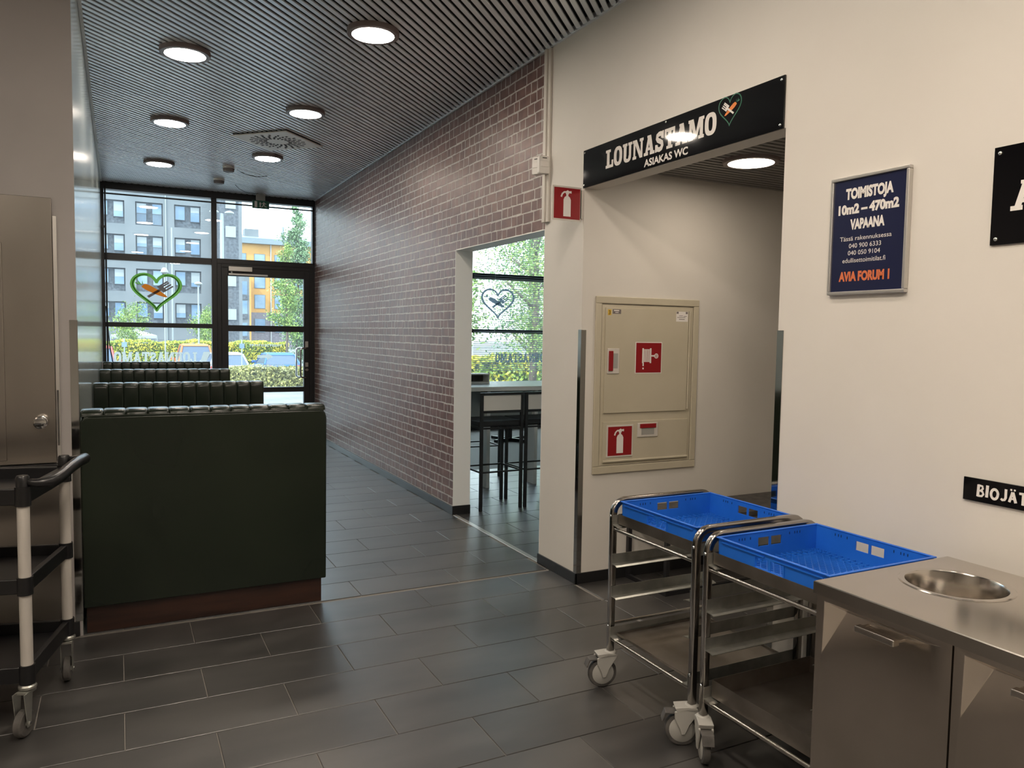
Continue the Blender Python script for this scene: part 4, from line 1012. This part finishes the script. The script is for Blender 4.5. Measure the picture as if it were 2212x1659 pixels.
# ------------------------------------------------------------------ serving cart on the left
p1, p2 = Vector((-.316, 3.235, 0)), Vector((-.212, 3.690, 0)); ed = (p2-p1).normalized(); ow = Vector((ed.y, -ed.x, 0)); il = -ow; LC = .72
t = thing('serving_cart', 'black plastic three-shelf serving cart with pale grey posts by the left edge', 'cart', tuple((p1+p2)/2))
cor = [p1, p2, p2 + il*LC, p1 + il*LC]
for c in cor:
    b = MB()
    for z0, z1 in ((.250,.520),(.575,.845)): b.cyl(c+Vector((0,0,z0)), c+Vector((0,0,z1)), .0205, n=20)
    b.build('post', M['post_grey'], t, auto=40)
def shelf(z0, z1, zin):
    b = MB()
    for i in range(4):
        a, c = cor[i], cor[(i+1)%4]; d = (c-a).normalized(); n_ = Vector((d.y,-d.x,0)); m_ = (a+c)/2
        b.obox(m_ + Vector((0,0,(z0+z1)/2)), d*((c-a).length/2), n_*.012, (0,0,(z1-z0)/2))
    b.obox((cor[0]+cor[2])/2 + Vector((0,0,zin)), ed*.22, il*(LC/2-.005), (0,0,.006))
    s = b.build('shelf', M['black_plastic'], t, bevel=.004)
    for c in cor:
        b = MB(); b.cyl(c+Vector((0,0,z0-.004)), c+Vector((0,0,z1+.006)), .0262, n=20); b.build('corner_sleeve', M['black_plastic'], s, auto=40)
shelf(.190, .250, .20); shelf(.520, .575, .53); shelf(.845, .905, .855)
for c in cor:
    b = MB(); b.lathe([(.022,.905),(.022,.945),(.018,.951)], tuple(c), n=20); b.build('post_cap', M['black_plastic'], t, auto=40)
b = MB(); Z_ = lambda v, z: (v.x, v.y, z)
pts = [Z_(p1+ow*.01,.926), Z_(p1+ow*.05,.922), Z_(p1+ow*.085+ed*.02,.924), Z_(p1+ow*.10+ed*.08,.932), Z_(p1+ow*.105+ed*.17,.946), Z_(p1+ow*.105+ed*.28,.952), Z_(p1+ow*.10+ed*.38,.948), Z_(p1+ow*.085+ed*.445,.942), Z_(p2+ow*.05,.936), Z_(p2+ow*.01,.932)]
b.tube(pts, [.013,.015,.020,.022,.022,.022,.022,.020,.015,.013], 14); b.build('push_handle', M['black_plastic'], t, smooth=True)
def swivel(c, ang):
    d = Vector((math.cos(ang), math.sin(ang), 0)); n_ = Vector((-d.y, d.x, 0)); w_ = c + d*.028 + Vector((0,0,.05))
    b = MB(); b.lathe([(.024,.165),(.030,.170),(.030,.178),(.022,.186)], tuple(c), n=20)
    b.obox(c + d*.008 + Vector((0,0,.160)), d*.026, n_*.022, (0,0,.005))
    for s in (-1, 1): b.prism([(-.022,.115),(.030,.115),(.012,-.012),(-.010,-.012)], w_ + n_*s*.0205 - n_*.0015 - Vector((0,0,.0)), d, (0,0,1), n_*.003)
    k = b.build('caster', M['zinc'], t, bevel=.001)
    b = MB(); b.lathe([(.030,-.013),(.044,-.014),(.050,-.009),(.050,.009),(.044,.014),(.030,.013)], tuple(w_), tuple(n_), 28); b.build('tyre', M['rubber'], k, auto=40)
    b = MB(); b.lathe([(.008,-.016),(.012,-.012),(.030,-.007),(.034,-.012),(.034,.012),(.030,.007),(.012,.012),(.008,.016)], tuple(w_), tuple(n_), 24); b.build('wheel_disc', M['grey_plastic'], k, auto=40)
    b = MB(); b.cyl(tuple(w_-n_*.026), tuple(w_+n_*.026), .006, n=8); b.build('axle', M['chrome'], k)
swivel(cor[0], A(244)); swivel(cor[1], A(266)); swivel(cor[2], A(200)); swivel(cor[3], A(230))

# steel cupboard front let into the stub wall
t = thing('steel_cupboard', 'stainless steel cupboard front with a round knob at the left edge', 'cupboard', (-.6, YS, 0))
yy = YS - .001
b = MB(); b.box(-1.3, -.268, yy-.020, yy, .85, 2.075); b.build('front_panel', M['steel_cup'], t, bevel=.002)
b = MB(); b.box(-1.3, -.464, yy-.028, yy-.020, .87, 1.86); b.build('door', M['steel_cup'], t, bevel=.002)
b = MB(); b.box(-.266, -.250, yy-.012, yy, .865, 1.995); s = b.build('edge_strip', M['alu'], t, bevel=.001)
b = MB(); b.box(-.262, -.254, yy-.0145, yy-.012, .93, 1.19); b.build('strike_plate', M['rubber'], s)
b = MB(); b.lathe([(.026,0),(.027,.006),(.014,.012),(.012,.030),(.026,.036),(.029,.046),(.024,.056),(.010,.060)], (-.327, yy-.020, 1.045), (0,-1,0), 24); b.build('knob', M['chrome'], t, auto=30)
b = MB(); b.box(-1.3, -.250, yy-.055, yy, .800, .832); b.box(-1.3,-.25,yy-.03,yy,.832,.846); b.build('ledge', M['black_plastic'], t, bevel=.004)
b = MB(); b.box(-1.3, -.250, yy-.012, yy, .072, .798); b.build('lower_panel', M['steel_cup'], t, bevel=.002)

# ------------------------------------------------------------------ bar room
t = thing('bar_table', 'white high bar table in the room beyond the brick opening', 'table', (3.7, 6.7, 0))
b = MB(); b.box(2.62, 4.9, 6.36, 7.12, .960, 1.0); b.build('table_top', M['bar_white'], t, bevel=.003)
b = MB(); b.box(2.66, 4.86, 6.72, 6.74, .62, .960); b.build('apron', M['bar_shaded'], t)
for x in (3.135, 3.655, 4.6):
    b = MB(); b.box(x, x+.035, 6.66, 6.80, 0, .960); b.build('leg_panel', M['bar_white'], t)
def stool(label, loc, rz):
    """origin at the rear left foot, seat opens towards +y"""
    t = thing('bar_stool', label, 'stool', loc, rz, 'black bar stools')
    W_, D_, r = .38, .355, .0125
    leg = lambda x, y, h: MB().box(x-r, x+r, y-r, y+r, 0, h).build('leg', M['stool_black'], t, local=True, bevel=.002)
    leg(0, 0, .995); leg(W_, 0, .995); leg(0, D_, .70); leg(W_, D_, .70)
    b = MB(); b.box(-r-.005, W_+r+.005, -r+.026, D_+r+.02, .705, .755); b.build('seat', M['stool_black'], t, local=True, bevel=.012, segs=3)
    for z in (.985, .835):
        b = MB(); b.box(r, W_-r, -r, r, z-.012, z+.010); b.build('back_rail', M['stool_black'], t, local=True)
    b = MB(); b.box(r, W_-r, -.006, .006, .845, .973); b.build('back_panel', M['stool_back'], t, local=True)
    for a, c in (((0,0),(W_,0)),((0,D_),(W_,D_)),((0,0),(0,D_)),((W_,0),(W_,D_))):
        b = MB(); b.cyl((*a,.325),(*c,.325),.0095,n=4); b.build('footrest', M['stool_black'], t, local=True)
        b = MB(); b.cyl((*a,.695),(*c,.695),.010,n=4); b.build('seat_rail', M['stool_black'], t, local=True)
    return t
st = stool('black bar stool with pale backrest, nearest the opening and fully in view', (2.676, 5.79, 0), A(1.5))
dup(st, (3.100, 5.80, 0), A(1.0), 'black bar stool with pale backrest, half hidden by the white pillar')
dup(st, (3.53, 7.52, 0), A(178), 'black bar stool on the far side of the white bar table')
dup(st, (3.065, 7.50, 0), A(184), 'black bar stool on the far side of the bar table behind the white jamb')
t = thing('cafe_table', 'low cafe table with a black cross base near the bar room window', 'table', (4.85, 9.55, 0))
b = MB(); b.cyl((4.85,9.55,.70),(4.85,9.55,.73),.38,n=32); b.build('table_top', M['stool_black'], t, bevel=.003)
b = MB(); b.cyl((4.85,9.55,.03),(4.85,9.55,.70),.032,n=16); b.build('column', M['stool_black'], t, auto=40)
for k in range(4):
    a = A(25+90*k); d = Vector((math.cos(a), math.sin(a), 0)); b = MB(); b.obox(Vector((4.85,9.55,.022))+d*.16, d*.16, Vector((-d.y,d.x,0))*.025, (0,0,.020)); b.build('foot', M['stool_black'], t, bevel=.004)
t = thing('napkin_box', 'small white open box standing on the bar table', 'box', (3.13, 6.92, 1.0))
b = MB()
for q in ((2.93,3.25,6.86,7.0,1.0,1.012),(2.93,3.25,6.86,7.0,1.082,1.094),(3.238,3.25,6.86,7.0,1.012,1.082),(2.93,2.942,6.86,7.0,1.012,1.082)): b.box(*q)
b.build('shell', M['bar_white'], t)
b = MB(); b.box(2.942,3.238,6.99,7.0,1.012,1.082); b.build('back', M['rubber'], t)

# ------------------------------------------------------------------ outdoors
random.seed(21)
prof = [(YF+.1,-.03),(14,-.10),(20,-.33),(27,-.56),(36,-1.04),(44,-1.10),(90,-1.10),(220,-1.10)]
def gz(y):
    for (a, za), (c, zc) in zip(prof, prof[1:]):
        if a <= y <= c: return za + (zc-za)*(y-a)/(c-a)
    return -1.1
b = MB()
for (a, za), (c, zc) in zip(prof, prof[1:]): b.quad((-90,a,za),(120,a,za),(120,c,zc),(-90,c,zc))
struct(b.build('ground', M['asphalt']), 'pale sunlit asphalt yard outside the windows')
b = MB(); b.box(-30, 60, 12.6, 12.75, gz(12.7)-.1, gz(12.7)+.05); tag(b.build('kerb', M['canvas']), 'pale kerb stone line outside the entrance', 'kerb')

# grey apartment block
GY, GB = 78.0, -1.1
t = thing('grey_apartment_block', 'light grey apartment block with dark window bays across the yard', 'building', (1.0, GY, GB))
b = MB(); b.box(-24, 8.3, GY+.35, GY+12, GB, 15.0); b.build('wall', M['dark_clad'], t)
cols = [-14.4, -11.2, -8.0, -4.8, -1.65, 1.49, 4.70]; cw = 2.26
zrows = [12.86, 9.86, 6.86, 3.86]; rh = 2.06
# render: vertical piers and spandrels left around the bays
edges = [-24] + [e for c in cols for e in (c, c+cw)] + [8.3]
for i in range(0, len(edges), 2):
    b = MB(); b.box(edges[i], edges[i+1], GY, GY+.36, .45, 15.0); b.build('pier', M['grey_render'], t)
for c in cols:
    zs = [15.0] + [q for z in zrows for q in (z, z-rh)] + [.45]
    for i in range(0, len(zs), 2):
        b = MB(); b.box(c, c+cw, GY, GY+.36, zs[i+1], zs[i]); b.build('spandrel', M['grey_render'], t)
b = MB(); b.box(-24, 8.3, GY+.02, GY+.36, GB, .45); b.build('base', M['grey_render'], t)
for ci, c in enumerate(cols):
    if ci < 3: continue
    for ri, z in enumerate(zrows):
        balc = (ci == 5 and ri < 2)
        for k, (a0, a1) in enumerate(((c+.06, c+.94), (c+1.36, c+2.20))):
            zb_ = z-rh+.05 if balc else z-1.38-(.10 if k else 0)
            b = MB(); b.box(a0, a1, GY+.22, GY+.34, zb_, z-.07); f = b.build('window_frame', M['far_frame'], t)
            b = MB(); b.box(a0+.05, a1-.05, GY+.19, GY+.225, zb_+.05, z-.12); p = b.build('pane', M['far_glass'], f)
            if (ri + ci + k) % 2 == 1 or ri == 1:
                bz = z - .12 - U(.35, .95); b = MB(); b.box(a0+.06, a1-.06, GY+.180, GY+.189, bz, z-.13); b.build('roller_blind', M['far_blind'], f)
            if balc:
                b = MB(); b.box(a0-.04, a1+.04, GY+.10, GY+.14, z-rh+1.02, z-rh+1.07)
                x = a0-.02
                while x < a1+.03: b.box(x-.012, x+.012, GY+.11, GY+.13, z-rh+.02, z-rh+1.03); x += .105
                b.build('railing', M['far_frame'], f)
b = MB(); b.cyl((3.98, GY-.05, GB),(3.98, GY-.05, 14.6),.05,n=8); b.build('downpipe', M['lamp_post'], t)
# darker wing at the right of the block
t = thing('dark_wing', 'narrow dark speckled stair tower at the right end of the grey block', 'building', (9.2, 76, GB))
b = MB(); b.box(8.31, 10.05, 76.0, 84, GB, 15.4); b.build('wall', M['dark_clad'], t)
b = MB(); b.box(10.05, 10.35, 76.0, 84, GB, 15.4); b.build('corner_strip', M['grey_render'], t)
for z in (12.6, 10.0, 5.5, 2.4):
    b = MB(); b.box(8.9, 9.8, 75.9, 76.02, z, z+1.0); f = b.build('window', M['far_blind'], t)
# ochre apartment house
OY = 120.0
t = thing('ochre_apartment_house', 'ochre yellow apartment house with blue windows far across the yard', 'building', (22, OY, GB))
b = MB(); b.box(15.2, 52, OY, OY+14, 4.1, 14.2); b.build('wall', M['ochre'], t)
b = MB(); b.box(15.2, 52, OY+.02, OY+14, GB, 4.1); b.build('brick_storey', M['brick_far'], t)
b = MB(); b.box(14.8, 52.4, OY-.7, OY+14.6, 14.2, 15.0); b.add([(14.8,OY-.7,15.0),(52.4,OY-.7,15.0),(52.4,OY+14.6,15.0),(14.8,OY+14.6,15.0),(17,OY+6,16.2),(50,OY+6,16.2)], [(0,1,5,4),(1,2,5),(2,3,4,5),(3,0,4)]); rf = b.build('roof', M['roof_metal'], t)
b = MB(); b.box(17.0, 19.0, OY+2, OY+4, 15.2, 16.6); b.build('roof_hatch', M['grey_render'], rf)
b = MB(); b.cyl((22.6,OY+2,15),(22.6,OY+2,16.4),.28,.16,n=10); b.cyl((22.6,OY+2,16.4),(22.6,OY+2,17.2),.14,n=10); b.build('chimney', M['roof_metal'], rf)
for cx in (15.4, 18.1, 21.0, 24.0, 27.0, 30.0, 33.0):
    for z in (1.2, 4.75, 7.75, 10.75):
        if cx < 16 and z < 9: continue
        b = MB(); b.box(cx-.08, cx+1.5, OY-.06, OY+.02, z-.08, z+2.0); f = b.build('window_frame', M['grey_render'], t)
        b = MB(); b.box(cx, cx+1.42, OY-.10, OY-.055, z, z+1.92); b.build('pane', M['far_glass'], f)
b = MB(); b.cyl((20.4,OY-.12,GB),(20.4,OY-.12,14.2),.09,n=8); b.build('downpipe', M['canvas'], t)
b = MB(); b.box(14.0, 17.0, OY-2.2, OY-.02, GB, 9.2); bt = b.build('balcony_tower', M['grey_render'], t)
for z in (.6, 3.8, 6.6):
    b = MB(); b.box(14.6, 16.7, OY-2.26, OY-2.19, z, z+1.9); b.build('balcony_glass', M['far_glass'], bt)
    b = MB(); b.box(14.5, 16.8, OY-2.32, OY-2.25, z-.7, z); b.build('balcony_front', M['dark_clad'], bt)
b = MB(); b.box(17.0, 17.25, OY-2.2, OY-.02, GB, 9.2); b.build('balcony_edge', M['ochre'], bt)

# plants
def leaf_quads(b, pts, size):
    for p in pts:
        n = Vector((U(-1,1), U(-1,1), U(-.2,1))).normalized(); a = n.orthogonal().normalized(); c = n.cross(a); q = U(0, 6.28)
        a, c = a*math.cos(q)+c*math.sin(q), c*math.cos(q)-a*math.sin(q); s = size*U(.7,1.3); p = Vector(p)
        b.add([p-a*s, p-c*s*.55+a*s*.1, p+a*s, p+c*s*.55+a*s*.1], [(0,1,2,3)])
def tree(label, x, y, h, crown, n, size, mt, z0=None, trunk_r=.12, cz0=.25, group='trees outside the windows', kind='column', limbs=9):
    """crown: (radius, exponent) envelope; leaves grow in clumps round real limbs"""
    z = gz(y) if z0 is None else z0
    t = thing('leafy_tree', label, 'tree', (x, y, z), 0, group)
    b = MB(); b.tube([(x,y,z-.1),(x+U(-.1,.1),y,z+h*.35),(x+U(-.15,.15),y,z+h*.7),(x,y,z+h*.93)], [trunk_r,trunk_r*.8,trunk_r*.5,trunk_r*.15], 8); b.build('trunk', M['bark'], t, smooth=True)
    b = MB(); bb = MB(); clumps = []
    for i in range(limbs):
        f = cz0 + (.93-cz0)*(i+.5)/limbs; a = i*2.4 + U(-.3,.3)
        if kind == 'column': R = crown*(1-abs((f-cz0)/(1-cz0)*2-.72)**3.0*.42)
        else: R = crown*math.sqrt(max(.08, 1-((f-(cz0+1)/2)/((1-cz0)/2))**2))
        rise = h*.12 if kind == 'column' else h*.05
        tip = (x+R*.75*math.cos(a), y+R*.75*math.sin(a), z+h*f+rise)
        bb.tube([(x,y,z+h*f-h*.05),((x+tip[0])/2,(y+tip[1])/2,z+h*f),tip], [trunk_r*.4,trunk_r*.25,trunk_r*.06], 5)
        for k in range(5): clumps.append((x+R*U(.1,.95)*math.cos(a+U(-1.2,1.2)), y+R*U(.1,.95)*math.sin(a+U(-1.2,1.2)), z+h*f+U(-.06,.12)*h, R*U(.3,.5)))
    bb.build('branches', M['bark'], t, smooth=True)
    pts = []
    for i in range(n):
        c = random.choice(clumps); v = Vector((random.gauss(0,1), random.gauss(0,1), random.gauss(0,1)))*.55
        pts.append((c[0]+v.x*c[3], c[1]+v.y*c[3], c[2]+v.z*c[3]*1.2))
    leaf_quads(b, pts, size); o = b.build('leaves', M[mt], t); o['kind'] = 'stuff'
    return t
tree('tall columnar blue-green tree right of the ochre house', 9.12, 45, 9.3, 1.0, 12000, .066, 'leaf_blue', trunk_r=.10, cz0=.12, limbs=12)
tree('shorter yellow-green tree in front of the ochre house', 8.10, 43, 7.3, .70, 4500, .066, 'leaf', trunk_r=.08, cz0=.30)
tree('small bright green tree beside the white canopy', .65, 58, 4.1, 1.15, 3000, .06, 'leaf', trunk_r=.06, cz0=.38, kind='round')
tree('small bright green tree before the grey block, right of the flagpole', 5.3, 57, 3.9, 1.0, 3000, .06, 'leaf', trunk_r=.06, cz0=.35, kind='round')
tree('big leafy tree filling the right side of the bar room window', 10.1, 18.6, 7.5, 1.55, 13000, .038, 'leaf', trunk_r=.12, cz0=.12, kind='round', limbs=14)
tree('leafy tree in the middle of the bar room window', 13.2, 24.5, 8.0, 1.9, 9000, .055, 'leaf_blue', trunk_r=.12, cz0=.14, kind='round', limbs=12)
tree('distant tree low on the left of the bar room window', 17.5, 42, 6.0, 2.2, 4000, .12, 'leaf', trunk_r=.12, cz0=.2, kind='round')
def hedge(label, x0, x1, y0, y1, zt, mt, n, size, wob=.18):
    z = gz((y0+y1)/2); t = thing('clipped_hedge', label, 'hedge', ((x0+x1)/2, (y0+y1)/2, z), 0, 'hedges in the yard')
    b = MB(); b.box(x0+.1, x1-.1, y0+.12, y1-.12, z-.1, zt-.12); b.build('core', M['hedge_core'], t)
    b = MB(); pts = []
    for i in range(n):
        x = U(x0, x1); hh = zt + wob*(math.sin(x*1.9)+.6*math.sin(x*4.7+1))*.35
        if rnd() < .62: pts.append((x, y0+U(-.05,.10), U(z, hh)))
        else: pts.append((x, U(y0, y1), hh+U(-.10,.05)))
    leaf_quads(b, pts, size); o = b.build('leaves', M[mt], t); o['kind'] = 'stuff'
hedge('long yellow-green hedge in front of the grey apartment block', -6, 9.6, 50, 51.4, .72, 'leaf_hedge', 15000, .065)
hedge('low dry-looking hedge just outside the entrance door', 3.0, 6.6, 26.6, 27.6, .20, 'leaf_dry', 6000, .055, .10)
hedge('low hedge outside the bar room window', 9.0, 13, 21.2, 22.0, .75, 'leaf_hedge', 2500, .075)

# cars, parked end-on
def car(label, x, y, mt, h=1.46, wd=1.78, L=4.3, rear=True):
    z = gz(y); t = thing('parked_car', label, 'car', (x, y, z), 0, 'cars parked in the yard')
    w2_ = wd/2
    sec = [(0,.35,.98,.96),(.10,.32,1.0,.98),(.9,.26,1.0,.97),(L-1.0,.26,1.0,.97),(L-.15,.32,.98,.94),(L,.40,.90,.84)]
    b = MB(); vs = []
    belt = .92
    for yy_, zb_, k, kt in sec:
        zt_ = belt if .9 <= yy_ <= L-1.6 else (belt-.03 if yy_ < .9 else belt-.22*(yy_-(L-1.6))/1.6)
        vs += [(x-w2_*k,y+yy_,z+zb_),(x+w2_*k,y+yy_,z+zb_),(x+w2_*k,y+yy_,z+(zb_+zt_)/2),(x+w2_*kt,y+yy_,z+zt_),(x-w2_*kt,y+yy_,z+zt_),(x-w2_*k,y+yy_,z+(zb_+zt_)/2)]
    n = 6; b.add(vs, [(i*n+k, i*n+(k+1)%n, (i+1)*n+(k+1)%n, (i+1)*n+k) for i in range(len(sec)-1) for k in range(n)] + [tuple(range(n)), tuple(range((len(sec)-1)*n, len(sec)*n))])
    body = b.build('body', M[mt], t, bevel=.04, segs=2)
    rw, ys = w2_*.70, ((.28,.70),(L-2.35,L-1.45))
    b = MB(); zt_ = z+h-.07; zb_ = z+belt-.02
    q = [(x-w2_*.93,y+.18,zb_),(x+w2_*.93,y+.18,zb_),(x+w2_*.93,y+L-1.35,zb_-.02),(x-w2_*.93,y+L-1.35,zb_-.02),(x-rw,y+.62,zt_),(x+rw,y+.62,zt_),(x+rw,y+L-2.2,zt_),(x-rw,y+L-2.2,zt_)]
    b.add(q, [(0,1,5,4),(1,2,6,5),(2,3,7,6),(3,0,4,7),(4,5,6,7)]); b.build('glazing', M['car_glass'], t)
    b = MB(); b.add([(x-rw-.02,y+.55,zt_-.04),(x+rw+.02,y+.55,zt_-.04),(x+rw+.02,y+L-2.1,zt_-.04),(x-rw-.02,y+L-2.1,zt_-.04),(x-rw+.05,y+.70,z+h),(x+rw-.05,y+.70,z+h),(x+rw-.05,y+L-2.3,z+h),(x-rw+.05,y+L-2.3,z+h)], [(0,1,5,4),(1,2,6,5),(2,3,7,6),(3,0,4,7),(4,5,6,7),(3,2,1,0)]); b.build('roof', M[mt], t, bevel=.02)
    for s in (-1, 1):
        for ya_, za_, yb_, zb2, k in ((.18,belt-.02,.60,h-.07,.93),(L-1.35,belt-.04,L-2.2,h-.07,.93)):
            b = MB(); b.tube([(x+s*w2_*k,y+ya_,z+za_),(x+s*(rw+.01),y+yb_,z+zb2)], .045, 6); b.build('pillar', M[mt], t)
        b = MB(); b.obox((x+s*(w2_*.80), y+.02, z+.78), (.13,0,0), (0,.05,0), (0,0,.09)); b.build('tail_light' if rear else 'headlight', M['tail'] if rear else M['plate'], t, bevel=.01)
        for yw in (.75, L-.85):
            b = MB(); b.lathe([(.10,-.09),(.30,-.09),(.315,-.06),(.315,.06),(.30,.09),(.10,.09)], (x+s*(w2_-.11),y+yw,z+.315), (1,0,0), 20); b.build('wheel', M['car_dark'], t, auto=40)
        b = MB(); b.obox((x+s*(w2_+.09), y+(L-1.75 if rear else 1.75), z+belt+.05), (.09,0,0), (0,.05,0), (0,0,.06)); b.build('side_mirror', M[mt], t, bevel=.015)
    b = MB(); b.box(x-.26, x+.26, y-.03, y-.0, z+.55, z+.66); b.build('number_plate', M['plate'], t)
    return t
car('blue car parked beyond the low hedge, seen through the door', 7.02, 38, 'car_blue', 1.44)
car('white car parked left of the door, seen through the glass', 4.55, 37.5, 'car_white', 1.46)
car('orange-red tall car parked before the long hedge', 3.55, 42.5, 'car_orange', 1.80, 1.80)
car('red car at the far left of the window', -.95, 38.5, 'car_red', 1.72)
car('white van-like car seen low through the bar room window', 12.7, 31.5, 'car_white', 1.85, 1.85)

# lamp posts, flagpole, signs, canopy
def pole(name, label, cat, x, y, h, r, heads, mt='lamp_post'):
    z = gz(y); t = thing(name, label, cat, (x, y, z), 0, 'poles in the yard')
    b = MB(); b.cyl((x,y,z),(x,y,z+h),r,r*.75,n=10); b.build('pole', M[mt], t, auto=40)
    for dx, w_, hh in heads:
        b = MB(); b.lathe([(w_*.3,h-.05),(w_,h+.02),(w_,h+.06),(w_*.5,h+hh),(.02,h+hh+.02)], (x+dx,y,z), n=16); b.build('lamp_head', M[mt], t, auto=40)
pole('flagpole', 'slim white flagpole before the grey apartment block', 'pole', 3.43, 60, 9.7, .06, [])
pole('street_lamp', 'white street lamp with a flat head in front of the grey block', 'lamp post', 4.12, 48, 5.15, .055, [(0,.22,.14)])
pole('street_lamp', 'street lamp with a yellowish head behind the heart decal', 'lamp post', 2.25, 46, 5.6, .04, [(0,.20,.26)])
t = pole('tall_yard_lamp', 'tall thick yard lamp with two heads seen above the entrance door', 'lamp post', 3.39, 30, 6.4, .085, [(-.26,.16,.10),(.26,.16,.10)])
for x, y, lb in ((.20, 36, 'small blue parking sign left in the window'), (4.66, 34.5, 'small blue parking sign beside the white car')):
    z = gz(y); t = thing('parking_sign', lb, 'sign', (x, y, z), 0, 'parking signs')
    b = MB(); b.cyl((x,y,z),(x,y,1.05),.025,n=8); b.build('post', M['lamp_post'], t)
    b = MB(); b.box(x-.10,x+.10,y-.03,y-.02,.70,.90); b.build('plate', M['far_glass'], t)
t = thing('white_canopy', 'white garden canopy beyond the long hedge', 'canopy', (.98, 62.4, gz(62)))
b = MB(); q = [(-.5,61.0),(2.45,61.0),(2.45,63.8),(-.5,63.8)]; b.add([(x,y,.98) for x, y in q] + [(x,y,.78) for x, y in q] + [(.98,62.4,1.46)], [(0,1,8),(1,2,8),(2,3,8),(3,0,8)] + [(i,(i+1)%4,4+(i+1)%4,4+i) for i in range(4)]); b.build('roof', M['canvas'], t)
for x, y in q: b = MB(); b.cyl((x,y,gz(60)),(x,y,.9),.03,n=8); b.build('leg', M['lamp_post'], t)
